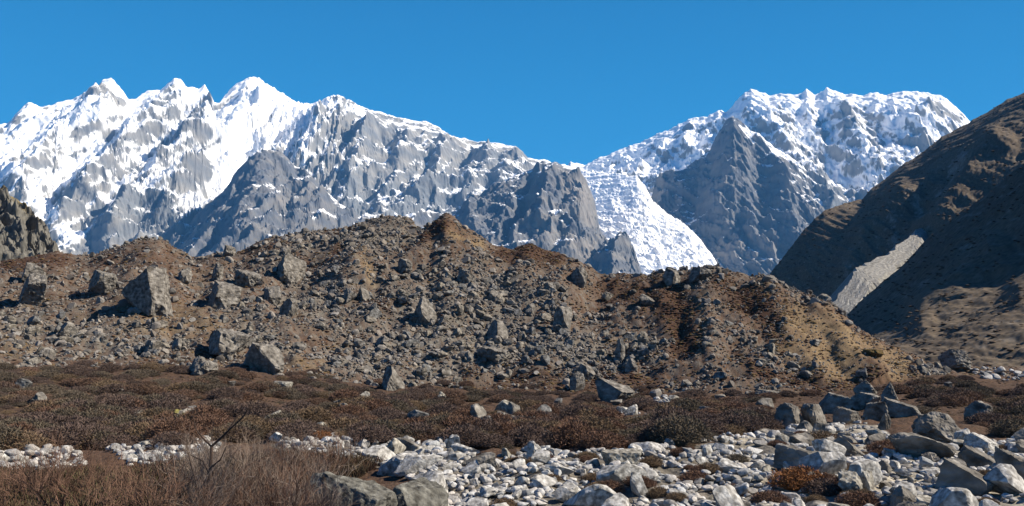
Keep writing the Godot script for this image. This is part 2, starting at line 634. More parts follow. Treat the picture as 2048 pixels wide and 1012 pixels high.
func grey(lo: float, hi: float, warm := 0.0) -> Color:
	var g := rng.randf_range(lo, hi)
	var w := rng.randf_range(-0.03, 0.07) + warm
	return Color(g * (1.0 + w), g, g * (1.0 - w))

# boulders that stand out: [px, py of the foot, width px, height px, material, label, cuts as [nx, ny, nz, d]...]
func boulder(called: String, b: Array, level: int, group := "") -> void:
	var p := on_ground(b[0], b[1])
	var d := Vector2(p.x, p.z).length()
	var w: float = b[2] * d / F * 0.43
	var h: float = b[3] * d / F
	var smooth: float = 0.5 if b[4] == "pale" else 0.0
	var fixed: Array = b[6] if b.size() > 6 else []
	var m := rock_mesh(level, 10, 0.52, 0.9, 0.1, smooth, fixed)
	var bb := m.get_aabb()
	var o := obj(called, m, mats[b[4]])
	var dep: float = (w + h * 0.5) * 0.5
	o.scale = Vector3(2.0 * w / bb.size.x, h * 1.32 / bb.size.y, 2.0 * minf(w, dep * 1.5) / bb.size.z)
	o.position = Vector3(p.x, p.y, p.z) - Vector3(bb.get_center().x * o.scale.x, (bb.position.y) * o.scale.y + h * 0.36, bb.get_center().z * o.scale.z)
	tag(o, b[5], "boulder", group)

func build_boulders() -> void:
	var L := [-0.75, 0.22, 0.5, 0.42]     # a broad face turned left and towards us
	var R := [0.7, 0.35, 0.55, 0.45]
	var T := [0.25, 1.0, 0.15, 0.55]
	var list := [
		[292, 622, 112, 84, "rock", "huge boulder with dark sheer side and pale rounded flank, largest block on the moraine", [[-0.5, 0.05, 0.85, 0.45], [0.7, 0.4, 0.5, 0.62]]],
		[201, 584, 66, 44, "rock", "grey slanting boulder lying just beside the huge boulder", [L, T]],
		[66, 602, 78, 52, "rock", "mottled grey boulder with a dark shadowed hollow beside it near the left cliff", [L]],
		[62, 560, 50, 34, "rock", "dark squat boulder behind the mottled grey boulder near the left cliff", [L, T]],
		[447, 615, 74, 56, "rock", "rounded grey boulder with yellow grass behind it on the left moraine", [L, T]],
		[576, 558, 70, 54, "rock", "light grey blocky boulder with dark cleft high on the moraine", [L, R]],
		[456, 704, 100, 48, "rock", "broad pale flat-topped boulder tilted over a hollow low on the moraine", [T, L]],
		[528, 742, 102, 56, "rock", "large undercut grey boulder with a dark overhang at the moraine foot", [[-0.5, -0.35, 0.8, 0.3], T]],
		[405, 748, 66, 36, "rock", "cracked grey rock outcrop at the foot of the moraine beside the undercut boulder", [L]],
		[850, 642, 60, 52, "rock", "isolated grey boulder with black left face in the middle of the moraine", [[-0.85, 0.1, 0.45, 0.25], R]],
		[994, 682, 54, 46, "rock", "pale cone-shaped boulder on the middle of the moraine", [[0.6, 0.6, 0.4, 0.35], [-0.7, 0.55, 0.4, 0.35]]],
		[1126, 652, 46, 42, "rock", "grey boulder with a small pointed top on the reddish right part of the moraine", [L, R]],
		[785, 779, 56, 50, "rock", "steep triangular grey boulder at the edge of the shrubs", [[0.75, 0.5, 0.3, 0.3], [-0.8, 0.35, 0.45, 0.35]]],
		[986, 720, 78, 28, "rock", "long flat grey slab lying low on the moraine", [T]],
		[1157, 568, 44, 38, "rock", "dark leaning boulder on brown heath just below the moraine crest", [L]],
		[1232, 806, 92, 52, "rock", "big sloping grey boulder with dark triangular face among the shrubs", [[-0.7, 0.15, 0.65, 0.2], [0.4, 0.85, 0.3, 0.35]]],
		[1155, 782, 36, 40, "rock", "narrow dark boulder with one pale edge at the moraine foot", [L]],
		[1172, 756, 46, 30, "rock", "grey block with bright top just above the narrow dark boulder", [T, L]],
		[1240, 716, 24, 42, "rock", "upright pale slab standing on the moraine", [L]],
		[1262, 740, 30, 24, "rock", "grey block at the foot of the upright pale slab", [L]],
		[1295, 608, 38, 22, "rock", "low wedge-shaped grey rock on the reddish heath", [[0.5, 0.8, 0.3, 0.3]]],
		[1344, 566, 42, 32, "rock", "square dark block with tan grass on top on the right crest", [L, T]],
		[1400, 558, 52, 26, "rock", "broken dark rock beside the square block on the right crest", [L, T]],
		[456, 514, 30, 26, "rock", "dark square block standing up on the left crest", [L, T]],
		[366, 562, 34, 28, "rock", "small dark boulder uphill of the huge boulder", [L]],
		[433, 556, 28, 30, "rock", "small grey upright boulder above the yellow grass strip", [L]],
		[497, 572, 64, 34, "rock", "low grey hump of rock left of the light blocky boulder", [T]],
		[542, 606, 50, 36, "rock", "grey boulder next to a black hollow on the left moraine", [L]],
		[578, 630, 44, 34, "rock", "black shadowed boulder on the left moraine", [[-0.5, 0.1, 0.85, 0.3]]],
		[126, 670, 46, 26, "rock", "dark wedge-shaped boulder on the grey rubble of the left moraine", [[-0.6, 0.5, 0.6, 0.3]]],
		[300, 706, 40, 26, "rock", "small grey boulder on the lower left moraine above the shrubs", [L]],
		[1100, 585, 34, 22, "rock", "grey boulder below the brown heath of the crest", [L]],
		[930, 560, 40, 24, "rock", "dark hollow-faced rock on the upper moraine rubble", [L]],
		[810, 540, 36, 26, "rock", "dark slab in the upper moraine rubble", [L, T]],
		[700, 600, 34, 26, "rock", "small black-faced rock with white neighbour on the moraine", [L]],
		[726, 598, 30, 24, "rock", "small white rock touching the black-faced one on the moraine", [R]],
		[1215, 600, 30, 18, "rock", "low grey rock on the reddish slope", [T]],
		[1745, 712, 44, 14, "grassy", "low tan grassy hummock on the sandy right slope", [T]],
		[1630, 690, 30, 12, "rock", "small dark rock on the sandy right slope", [L]],
		[80, 808, 36, 22, "rock", "rounded grey boulder among dark shrubs below the left rubble", [T]],
		[1027, 844, 34, 42, "rock", "upright grey block beside the golden shrub", [L, R, T]],
		[957, 838, 40, 32, "rock", "slanted grey rock among brown shrubs near the golden shrub", [[0.7, 0.5, 0.4, 0.3]]],
		[803, 840, 26, 15, "rock", "little light grey rock alone in the brown shrubs", [T]],
		[1376, 862, 28, 17, "rock", "little pale rock in the red-brown shrubs above the stones", [T]],
		[360, 846, 44, 26, "moss", "low rock with a bright yellow-green top among the shrubs", [T]],
		[1535, 790, 60, 12, "rock", "low pale slab at the foot of the sandy slope", [T]],
	]
	for b in list: boulder("boulder", b, 4 if b[2] > 50 else 3)
	var near := [
		[702, 1050, 205, 102, "mossy", "large grey-green boulder half hidden by twigs at the front", [T, [-0.3, 0.5, 0.8, 0.4]]],
		[822, 1056, 175, 93, "mossy", "large smooth grey-green boulder with pale edge at the front", [T, [0.5, 0.6, 0.5, 0.45]]],
		[1243, 938, 96, 40, "pale", "big flat cream-grey boulder behind the white stones", [[0, 1, 0.1, 0.4], [0.05, 0.1, 1, 0.4]]],
		[1068, 921, 36, 40, "white", "upright white stone with black left side behind the white stones", [L]],
		[1580, 852, 62, 52, "rock", "rounded dark grey boulder at the left end of the boulder pile", [L]],
		[1632, 852, 56, 50, "rock", "pale egg-shaped boulder in the boulder pile", [R]],
		[1672, 825, 74, 44, "rock", "blackish broad boulder in the middle of the boulder pile", [[-0.4, 0.1, 0.9, 0.3], T]],
		[1733, 792, 48, 36, "rock", "black cone-shaped boulder on top of the boulder pile", [L]],
		[1782, 802, 36, 42, "rock", "upright light grey boulder behind the boulder pile", [L]],
		[1728, 812, 58, 30, "rock", "flat grey boulder below the black cone-shaped one", [T, L]],
		[1694, 846, 62, 36, "rock", "dark cracked boulder at the front of the boulder pile", [L, T]],
		[1748, 838, 52, 38, "rock", "dark angular boulder in the front row of the boulder pile", [[-0.3, -0.1, 0.9, 0.3]]],
		[1796, 834, 80, 42, "rock", "long boulder with white sunlit top at the right end of the pile", [[0.25, 0.9, 0.2, 0.35], [-0.4, 0, 0.9, 0.3]]],
		[1768, 860, 30, 36, "rock", "thin slanting grey slab leaning at the foot of the pile", [L]],
		[1886, 884, 112, 64, "rock", "broad lumpy grey boulder with pale rounded end", []],
		[1842, 918, 112, 48, "rock", "flat-topped grey boulder with dark undercut front", [[0.25, 0.9, 0.2, 0.3], [-0.5, -0.3, 0.8, 0.3]]],
		[1958, 842, 50, 42, "rock", "dark square boulder behind the lumpy grey boulder", [L, T]],
		[1965, 905, 70, 36, "white", "white-topped wedge of stone beside the lumpy grey boulder", [[0.4, 0.8, 0.3, 0.3]]],
		[1960, 940, 84, 44, "rock", "dark slate boulder with sunlit ridge near the sand", [[0.4, 0.75, 0.3, 0.3], [-0.5, 0.1, 0.85, 0.25]]],
		[2040, 985, 76, 80, "rock", "big black boulder with flat grey top beside the sand", [T, L]],
		[1930, 985, 100, 62, "rock", "tilted boulder with a black left face and bluish top by the sand", [[-0.75, 0.1, 0.6, 0.1], [0.4, 0.8, 0.3, 0.3]]],
		[1595, 935, 108, 44, "rock", "dark low rock outcrop among stones and red shrubs", [L, T]],
		[1700, 916, 72, 42, "rock", "grey boulder with white flank in the stones beside the sand", [[0.6, 0.65, 0.3, 0.3], L]],
		[1699, 985, 54, 42, "pale", "rounded light grey boulder in front of a red shrub", []],
		[1735, 985, 34, 42, "pale", "narrow pale boulder touching the rounded light grey one", [R]],
		[1806, 1014, 54, 40, "rock", "round speckled grey boulder at the edge of the sand", []],
		[1770, 945, 34, 24, "rock", "small black rock on the pale sand", [L]],
		[1862, 928, 46, 24, "rock", "brown-grey rounded stone on the pale sand", [T]],
		[1910, 730, 60, 34, "rock", "black boulder beside the valley stones below the shaded hillside", [L]],
		[1975, 712, 60, 30, "rock", "dark boulder under the shaded hillside", [L]],
	]
	for b in near:
		if b[0] > 1500 and b[1] < 900: b[3] = b[3] * 0.88
		boulder("boulder", b, 4)

func build_rubble() -> void:
	rng.seed = 11
	var tpl0 := []
	var tpl1 := []
	for k in 30: tpl0.append(rock_points(0, 2, 0.35, 0.75, 0.0))
	for k in 40: tpl1.append(rock_points(1, 6, 0.35, 0.7, 0.0))
	var spots := []
	var w0 := place(-70, 600, 100)
	var w1 := place(1890, 600, 100)
	var a0 := atan2(w0.x, -w0.z)
	var a1 := atan2(w1.x, -w1.z)
	for k in 62000:
		var a := rng.randf_range(a0, a1)
		var t := rng.randf_range(-0.04, 1.03)
		var u := rng.randf()
		var r := lerpf(g_bd.at(a), g_cd.at(a), t)
		var x := r * sin(a)
		var z := -r * cos(a)
		var dens := 0.36 + 0.55 * g_rock.at(a, clampf(t, 0.0, 0.99)) - 0.35 * g_heath.at(a, clampf(t, 0.0, 0.99)) + 0.55 * n_mid.get_noise_2d(x / 7.0, z / 7.0)
		if rng.randf() > maxf(dens, 0.14): continue
		if dens < 0.14: u = maxf(u, 0.25)
		var s := minf(0.098 * pow(maxf(u, 0.0008), -0.46), 0.68) * (0.75 + 0.5 * clampf(dens, 0.0, 1.0))
		if t < 0.04: s *= 0.7
		spots.append([s / r, s, x, z])
	spots.sort_custom(func(p, q): return p[0] > q[0])
	var soup := Soup.new()
	var shared := []
	for k in 36: shared.append(rock_mesh(2, 7, 0.38, 0.72, 0.03, 0.0))
	for k in spots.size():
		var q: Array = spots[k]
		var s: float = q[1]
		var sz := Vector3(s * rng.randf_range(0.8, 1.35), s * rng.randf_range(0.6, 1.05), s * rng.randf_range(0.7, 1.1))
		var p := Vector3(q[2], ground_at(q[2], q[3]) + sz.y * 0.3, q[3])
		var b := rnd_basis(sz, 0.6)
		if k < 300:
			var o := obj("moraine_rock", shared[k % 36], mats[["rock", "rock_warm", "slate"][rng.randi() % 3]])
			o.transform = Transform3D(b, p)
			tag(o, "angular grey rock strewn among the rubble of the moraine slope", "rock", "loose rocks on the moraine slope")
		else:
			var c := grey(0.12, 0.33, 0.08)
			var lv := 1 if s > 0.25 else 0
			add_rock(soup, tpl1[rng.randi() % 40] if lv else tpl0[rng.randi() % 30], ico[lv][1], Transform3D(b, p), c, 0.0)
	tag(obj("moraine_rubble", soup.mesh(), mats["rubble"]), "small grey rubble covering the brown moraine slope", "rubble", "", "stuff")
	print("rubble rocks ", spots.size(), " tris ", soup.v.size() / 3)

var stone_zones := []
func in_zone(q: Vector2, zones: Array) -> bool:
	for z in zones:
		if Geometry2D.is_point_in_polygon(q, z): return true
	return false

func poly(xy: Array) -> PackedVector2Array:
	var p := PackedVector2Array()
	for i in range(0, xy.size(), 2): p.append(Vector2(xy[i], xy[i + 1]))
	return p

func set_zones() -> void:
	stone_zones = [
		poly([-60, 905, 110, 905, 165, 915, 160, 932, 110, 950, -60, 955]),
		poly([222, 905, 300, 893, 410, 888, 440, 900, 418, 920, 370, 945, 300, 955, 250, 935]),
		poly([535, 890, 640, 880, 760, 885, 900, 885, 945, 905, 935, 928, 840, 935, 760, 915, 600, 915]),
		poly([715, 900, 800, 905, 900, 930, 960, 945, 1000, 920, 1050, 900, 1130, 905, 1200, 900, 1310, 905, 1340, 895, 1420, 885, 1520, 865, 1650, 848, 1760, 850, 1780, 870, 1800, 900, 2150, 880, 2150, 1090, 860, 1090, 840, 1000, 880, 975, 760, 940]),
		poly([1215, 828, 1270, 818, 1305, 832, 1300, 845, 1230, 848]),
		poly([1310, 790, 1350, 788, 1355, 800, 1300, 812]),
		poly([1925, 735, 1990, 735, 2080, 755, 2080, 772, 1960, 758])]

func build_stones() -> void:
	rng.seed = 23
	var spots := []
	var hash := {}
	for k in 60000:
		var px := rng.randf_range(-60, 2120)
		var py: float = 722.0 + 345.0 * pow(rng.randf(), 0.75)
		if not in_zone(Vector2(px, py), stone_zones): continue
		var v := ray(px, py)
		if v.y > -0.005: continue
		var x := v.x * FLOOR_Y / v.y
		var z := v.z * FLOOR_Y / v.y
		if py < 780:
			var g := on_ground(px, py)
			x = g.x
			z = g.z
		var d := Vector2(x, z).length()
		var s := 0.075 * pow(rng.randf_range(0.02, 1.0), -0.68)
		if px > 1480.0 and rng.randf() < 0.5 and n_mid.get_noise_2d(x / 4.0 + 90.0, z / 4.0) > -0.1: continue
		if d > 60.0: s *= 1.8
		if px > 960.0 and d < 60.0 and n_mid.get_noise_2d(x / 2.4 + 20.0, z / 2.4) < -0.2: continue
		if px < 700.0: s = minf(s, 0.26)
		s = minf(s, 0.55)
		var cx := int(floor(x / 0.6))
		var cz := int(floor(z / 0.6))
		var ok := true
		for i in range(-1, 2):
			for j in range(-1, 2):
				for e in hash.get(Vector2i(cx + i, cz + j), []):
					if Vector2(e[0] - x, e[1] - z).length() < 0.72 * (e[2] + s):
						ok = false
		if not ok: continue
		var key := Vector2i(cx, cz)
		if not hash.has(key): hash[key] = []
		hash[key].append([x, z, s])
		spots.append([s / d, s, x, z, px])
	spots.sort_custom(func(p, q): return p[0] > q[0])
	var shared := []
	for k in 40: shared.append(rock_mesh(2, 10, 0.32, 0.8, 0.06, 0.3))
	var tpl := []
	for k in 40: tpl.append(rock_points(1, 5, 0.4, 0.8, 0.0))
	var tpl0 := []
	for k in 30: tpl0.append(rock_points(0, 2, 0.5, 0.8, 0.0))
	var soup := Soup.new()
	for k in spots.size():
		var q: Array = spots[k]
		var s: float = q[1]
		var sz := Vector3(s * rng.randf_range(0.9, 1.45), s * rng.randf_range(0.55, 0.9), s * rng.randf_range(0.8, 1.15))
		var p := Vector3(q[2], ground_at(q[2], q[3]) + sz.y * rng.randf_range(0.25, 0.75), q[3])
		var b := rnd_basis(sz, 0.45)
		if k < 300:
			var kind := "white"
			var u := rng.randf()
			if u < 0.22: kind = "pale"
			elif u < (0.55 if q[4] > 1480.0 else 0.29): kind = "rock"
			var o := obj("river_stone", shared[k % 40], mats[kind])
			o.transform = Transform3D(b, p)
			var word: String = {"white": "white", "pale": "cream-grey", "rock": "dull grey"}[kind]
			tag(o, "rounded %s river stone lying in the stony river bed" % word, "stone", "%s stones of the river bed" % word)
		else:
			var lv := 1 if s / q[0] < 24.0 or s > 0.16 else 0
			add_rock(soup, tpl[rng.randi() % 40] if lv else tpl0[rng.randi() % 30], ico[lv][1], Transform3D(b, p), grey(0.28, 0.72, 0.01), 0.3)
	tag(obj("river_pebbles", soup.mesh(), mats["pebble"]), "smaller white and grey stones filling the river bed", "stones", "", "stuff")
	print("stones ", spots.size())

# ---------------------------------------------------------------- plants
func blade(s: Soup, p: Vector3, dir: Vector3, length: float, w: float, col: Color) -> void:
	var side := dir.cross(rnd_dir()).normalized() * w
	var tip := p + dir * length
	s.tri(p - side, p + side, tip + side * 0.4, col)
	s.tri(p - side, tip + side * 0.4, tip - side * 0.4, col)

func mound_mesh(sd: int, blades: int) -> ArrayMesh:      # a domed dwarf shrub one metre across: lumpy core set all over with twigs
	rng.seed = sd
	var s := Soup.new()
	var pts := rock_points(1, 0, 1, 1, 0.12)
	for i in pts.size():
		pts[i] = pts[i] * Vector3(0.30, 0.20, 0.30) + Vector3(0, 0.06, 0)
	add_rock(s, pts, ico[1][1], Transform3D.IDENTITY, Color(0.55, 0.55, 0.55), 0.7)
	for k in blades:
		var d := rnd_dir()
		d.y = absf(d.y) * 1.1 - 0.1
		d = d.normalized()
		var lump := 1.0 + 0.25 * n_mid.get_noise_3dv(d * 2.0 + Vector3(sd, 0, 0))
		var p := d * Vector3(0.40, 0.30, 0.40) * lump * rng.randf_range(0.7, 1.0) + Vector3(0, 0.06, 0)
		var out := (d + rnd_dir() * 1.1 + Vector3(0, 0.35, 0)).normalized()
		var g := rng.randf_range(0.75, 1.3)
		blade(s, p, out, rng.randf_range(0.02, 0.06), rng.randf_range(0.003, 0.008), Color(g, g * rng.randf_range(0.95, 1.05), g * rng.randf_range(0.9, 1.1)))
	return s.mesh()

func twig(s: Soup, p: Vector3, dir: Vector3, length: float, w: float, depth: int, col: Color) -> void:
	var a := p
	var d := dir
	var steps := 3
	for k in steps:
		var b := a + d * (length / steps)
		var w2 := w * (1.0 - 0.25 * (k + 1) / steps)
		var u := d.cross(Vector3(0.31, 0.2, 0.9)).normalized()
		var v := d.cross(u).normalized()
		var ra := []
		var rb := []
		for i in 3:
			var e := u * cos(TAU * i / 3.0) + v * sin(TAU * i / 3.0)
			ra.append(a + e * w)
			rb.append(b + e * w2)
		for i in 3:
			var j := (i + 1) % 3
			s.tri(ra[i], rb[i], ra[j], col)
			s.tri(ra[j], rb[i], rb[j], col)
		w = w2
		a = b
		if depth > 0 and (k > 0 or rng.randf() < 0.5):
			var nb := 1 + int(rng.randf() < 0.6)
			for q in nb:
				twig(s, a, (d + rnd_dir() * 0.75 + Vector3(0, 0.12, 0)).normalized(), length * rng.randf_range(0.5, 0.75), maxf(w * 0.6, 0.0025), depth - 1, col)
		d = (d + rnd_dir() * 0.22 + Vector3(0, 0.05, 0)).normalized()

func bare_shrub_mesh(sd: int) -> ArrayMesh:
	rng.seed = sd
	var s := Soup.new()
	for k in 9:
		var g := rng.randf_range(0.75, 1.3)
		var d := (Vector3.UP * 1.1 + rnd_dir() * 0.8).normalized()
		d.y = absf(d.y)
		twig(s, Vector3(rng.randf_range(-0.12, 0.12), -0.04, rng.randf_range(-0.12, 0.12)), d, rng.randf_range(0.35, 0.6), 0.009, 2, Color(g, g * 0.95, g * 0.9))
	return s.mesh()

func grass_mesh(sd: int) -> ArrayMesh:
	rng.seed = sd
	var s := Soup.new()
	for k in 46:
		var d := (Vector3.UP + rnd_dir() * 0.6).normalized()
		d.y = absf(d.y)
		var g := rng.randf_range(0.6, 1.4)
		blade(s, Vector3(rng.randf_range(-0.14, 0.14), 0, rng.randf_range(-0.14, 0.14)), d, rng.randf_range(0.10, 0.28), 0.008, Color(g, g, g))
	return s.mesh()

func many(called: String, mesh: Mesh, m: Material, xs: Array, cs: Array, label: String, category: String) -> void:
	var mm := MultiMesh.new()
	mm.transform_format = MultiMesh.TRANSFORM_3D
	mm.use_colors = true
	mm.mesh = mesh
	mm.instance_count = xs.size()
	for i in xs.size():
		mm.set_instance_transform(i, xs[i])
		mm.set_instance_color(i, cs[i])
	var o := MultiMeshInstance3D.new()
	o.multimesh = mm
	o.material_override = m
	o.name = numbered(called)
	add_child(o, true)
	tag(o, label, category, "", "stuff")

func shrub_tint() -> Color:
	var u := rng.randf()
	var c := Color(0.080, 0.057, 0.047)
	if u < 0.25: c = Color(0.096, 0.061, 0.044)
	elif u < 0.5: c = Color(0.080, 0.064, 0.048)
	elif u < 0.6: c = Color(0.11, 0.078, 0.05)
	return c * rng.randf_range(1.1, 1.7)

func build_plants() -> void:
	var mounds := []
	for k in 6: mounds.append(mound_mesh(100 + k, 3600))
	var small := mound_mesh(140, 160)
	var grass := grass_mesh(150)
	var bare := []
	for k in 6: bare.append(bare_shrub_mesh(160 + k))
	rng.seed = 31
	var zone := poly([-60, 730, 60, 745, 150, 728, 230, 742, 320, 712, 400, 700, 440, 742, 620, 740, 680, 765, 740, 752, 800, 780, 900, 765, 1000, 785, 1080, 768, 1200, 797, 1300, 770, 1400, 795, 1560, 785, 1700, 790, 1880, 750, 2100, 775, 2100, 870, 1850, 838, 1640, 848, 1500, 862, 1320, 892, 1050, 897, 940, 897, 560, 880, 420, 882, 240, 898, 0, 905, -60, 905])
	var clear := [[80, 800, 26], [1027, 830, 24], [957, 830, 26], [1232, 790, 44], [1600, 830, 70], [1700, 815, 80], [1790, 815, 50], [1890, 850, 70], [1960, 830, 30], [803, 835, 16], [1260, 832, 40], [785, 765, 26], [1330, 800, 30], [528, 730, 55], [405, 740, 34], [360, 838, 22], [1376, 858, 16], [1155, 770, 20], [2000, 752, 60]]
	var spots := []
	for k in 9000:
		var px := rng.randf_range(-60, 2100)
		var py := rng.randf_range(724, 906)
		var q := Vector2(px, py)
		if not Geometry2D.is_point_in_polygon(q, zone): continue
		var ok := true
		for c in clear:
			if Vector2((px - c[0]) / c[2], (py - c[1]) / (c[2] * 0.55)).length() < 1.0: ok = false
		if not ok or in_zone(q, stone_zones): continue
		var g := on_ground(px, py)
		if g.length() > 150.0: continue
		if n_mid.get_noise_2d(g.x / 3.0, g.z / 5.0) < (-0.12 if px < 1150.0 else -0.32): continue
		spots.append([(0.7 + 1.9 * pow(rng.randf(), 1.8)) / g.length(), g])
		if spots.size() > 1750: break
	spots.sort_custom(func(p, q): return p[0] > q[0])
	var xs := []
	var cs := []
	for k in 5: xs.append([])
	for k in 5: cs.append([])
	for k in spots.size():
		var g: Vector3 = spots[k][1]
		var d := g.length()
		var s: float = spots[k][0] * d
		if k < 260:
			var kind: String = ["shrub_purple", "shrub_red", "shrub_olive", "shrub_purple", "shrub_brown"][rng.randi() % 5]
			var o := obj("dwarf_shrub", mounds[k % 6], mats[kind])
			o.transform = Transform3D(Basis(Vector3.UP, rng.randf() * TAU).scaled_local(Vector3(s, s * rng.randf_range(0.6, 0.95), s)), g - Vector3(0, 0.05, 0))
			var word: String = {"shrub_purple": "dark purplish-brown", "shrub_red": "reddish-brown", "shrub_olive": "olive-brown", "shrub_brown": "tawny-brown"}[kind]
			tag(o, "low domed %s dwarf shrub on the valley floor before the moraine" % word, "shrub", "%s dwarf shrubs before the moraine" % word)
		else:
			xs[k % 5].append(Transform3D(Basis(Vector3.UP, rng.randf() * TAU).scaled_local(Vector3(s, s * rng.randf_range(0.5, 0.8), s)), g - Vector3(0, 0.05, 0)))
			cs[k % 5].append(shrub_tint())
	var allx := []
	var allc := []
	for k in 5:
		allx.append_array(xs[k])
		allc.append_array(cs[k])
	many("shrub_carpet", mounds[0], mats["tuft"], allx, allc, "carpet of low brown dwarf shrubs before the moraine", "shrubs")
	# rocks lying between the shrubs, small shrubs between the stones
	var lone := []
	for k in 6: lone.append(rock_mesh(2, 7, 0.4, 0.75, 0.04, 0.0))
	for k in 46:
		var px := rng.randf_range(0, 1900)
		var py := rng.randf_range(745, 885)
		if not Geometry2D.is_point_in_polygon(Vector2(px, py), zone): continue
		var g := on_ground(px, py)
		if g.length() > 140.0: continue
		var w := rng.randf_range(0.25, 0.6)
		var o := obj("shrubland_rock", lone[k % 6], mats[["rock", "pale", "slate"][k % 3]])
		o.transform = Transform3D(rnd_basis(Vector3(w * 1.3, w, w), 0.4), g + Vector3(0, w * 0.45, 0))
		tag(o, "%s rock poking out of the brown dwarf shrubs" % ["mid-grey", "pale", "dark grey"][k % 3], "rock", "%s rocks between the shrubs" % ["mid-grey", "pale", "dark grey"][k % 3])
	var made2 := 0
	while made2 < 260:
		var px := rng.randf_range(1000, 2048)
		var py := rng.randf_range(870, 1012)
		if not in_zone(Vector2(px, py), [stone_zones[3]]): continue
		made2 += 1
		var g := on_ground(px, py)
		if n_mid.get_noise_2d(g.x / 2.4 + 20.0, g.z / 2.4) > -0.2: continue
		var w := rng.randf_range(0.35, 0.85)
		var kind: String = ["shrub_red", "shrub_brown"][made2 % 2]
		var o := obj("dwarf_shrub", mounds[made2 % 6], mats[kind])
		o.transform = Transform3D(Basis(Vector3.UP, rng.randf() * TAU).scaled_local(Vector3(w, w * 0.8, w)), g)
		tag(o, "small %s shrub rooted between the river stones" % ("reddish-brown" if made2 % 2 == 0 else "tawny-brown"), "shrub", "%s shrubs between the stones" % ("reddish-brown" if made2 % 2 == 0 else "tawny-brown"))
	# shrubs that stand out
	for b in [[640, 878, 56, "shrub_orange", "bright orange-brown low shrub behind the white stones"], [1003, 862, 56, "shrub_gold", "golden-yellow cushion shrub beside the upright grey block"],
		[665, 868, 44, "shrub_orange", "small orange-brown shrub touching the bright orange one"], [1188, 965, 46, "shrub_red", "rusty red shrub growing among the white stones below the cream boulder"], [1290, 970, 52, "shrub_red", "rusty red shrub between stones in front of the cream boulder"],
		[1395, 965, 76, "shrub_red", "wide rusty red shrub in the stones"], [1105, 958, 40, "shrub_brown", "small brown shrub in the white stones"], [1600, 972, 120, "shrub_orange", "broad orange and brown shrub by the dark low outcrop"],
		[1650, 985, 90, "shrub_purple", "dark red-brown shrub in front of the broad orange shrub"], [1690, 945, 60, "shrub_brown", "brown shrub behind the rounded light grey boulder"], [1770, 905, 76, "shrub_red", "red-brown shrub above the pale sand"],
		[1640, 890, 84, "shrub_brown", "tawny shrub between the boulder pile and the stones"], [1540, 1005, 80, "shrub_red", "red-brown shrub low among the front stones"], [1010, 1012, 60, "shrub_brown", "brown shrub tuft low among the white stones"],
		[1720, 1012, 90, "shrub_red", "dark red shrub near the round speckled boulder"], [1470, 925, 60, "shrub_olive", "olive-brown shrub among grey stones"], [2030, 870, 90, "shrub_olive", "dark olive shrub behind the black boulder"]]:
		var g := on_ground(b[0], b[1])
		var s: float = b[2] * g.length() / F * 1.15
		var o := obj("dwarf_shrub", mounds[rng.randi() % 6], mats[b[3]])
		o.transform = Transform3D(Basis(Vector3.UP, rng.randf() * TAU).scaled_local(Vector3(s, s * 0.75, s)), g - Vector3(0, 0.04, 0))
		tag(o, b[4], "shrub")
	# low scrub on the moraine
	var tx := []
	var tc := []
	for k in 60000:
		var a := rng.randf_range(-0.56, 0.56)
		var t := rng.randf_range(-0.02, 1.03)
		var s := clampf(t, 0.0, 0.99)
		var r := lerpf(g_bd.at(a), g_cd.at(a), t)
		var x := r * sin(a)
		var z := -r * cos(a)
		if rng.randf() > 0.1 + 0.8 * g_heath.at(a, s) + 0.45 * n_mid.get_noise_2d(x / 4.0 + 90.0, z / 4.0): continue
		var w := rng.randf_range(0.3, 0.8)
		tx.append(Transform3D(Basis(Vector3.UP, rng.randf() * TAU).scaled_local(Vector3(w, w * 0.6, w)), Vector3(x, ground_at(x, z) - 0.03, z)))
		var c := Color(0.10, 0.058, 0.042)
		var u := rng.randf()
		if u < 0.15: c = Color(0.15, 0.078, 0.045)
		elif u < 0.4 + 0.4 * g_tan.at(a, s): c = Color(0.22, 0.15, 0.07)
		tc.append(c * rng.randf_range(0.75, 1.25))
	for k in 26000:
		var px := rng.randf_range(-60, 2100)
		var py: float = 724.0 + 182.0 * pow(rng.randf(), 1.5)
		var q := Vector2(px, py)
		if not Geometry2D.is_point_in_polygon(q, zone) or in_zone(q, stone_zones): continue
		var v := ray(px, py)
		if v.y > -0.004: continue
		var g := v * (-3.0 / v.y)
		if g.length() > 130.0: continue
		var w := rng.randf_range(0.15, 0.5)
		tx.append(Transform3D(Basis(Vector3.UP, rng.randf() * TAU).scaled_local(Vector3(w, w * 0.6, w)), Vector3(g.x, ground_at(g.x, g.z) - 0.02, g.z)))
		tc.append((Color(0.10, 0.068, 0.05) if rng.randf() < 0.65 else Color(0.15, 0.10, 0.06)) * rng.randf_range(0.75, 1.3))
	many("moraine_heath", small, mats["tuft"], tx, tc, "reddish-brown heath on the moraine slope and the flat before it", "heath")
	print("heath ", tx.size())
	# the thicket by the camera, on the left
	var front := poly([-60, 955, 240, 950, 420, 925, 600, 915, 760, 930, 720, 950, 660, 985, 650, 1090, -60, 1090])
	var gx := []
	var gc := []
	for k in 14000:
		var px := rng.randf_range(-60, 800)
		var py := rng.randf_range(880, 1090)
		if not Geometry2D.is_point_in_polygon(Vector2(px, py), front): continue
		var g := on_ground(px, py)
		var w := rng.randf_range(0.7, 1.3)
		gx.append(Transform3D(Basis(Vector3.UP, rng.randf() * TAU).scaled_local(Vector3(w, w, w)), g))
		var c := Color(0.095, 0.072, 0.046)
		var u := rng.randf()
		if u < 0.35: c = Color(0.10, 0.058, 0.038)
		elif u < 0.55 and px < 300: c = Color(0.11, 0.10, 0.05)
		gc.append(c * rng.randf_range(0.6, 1.2))
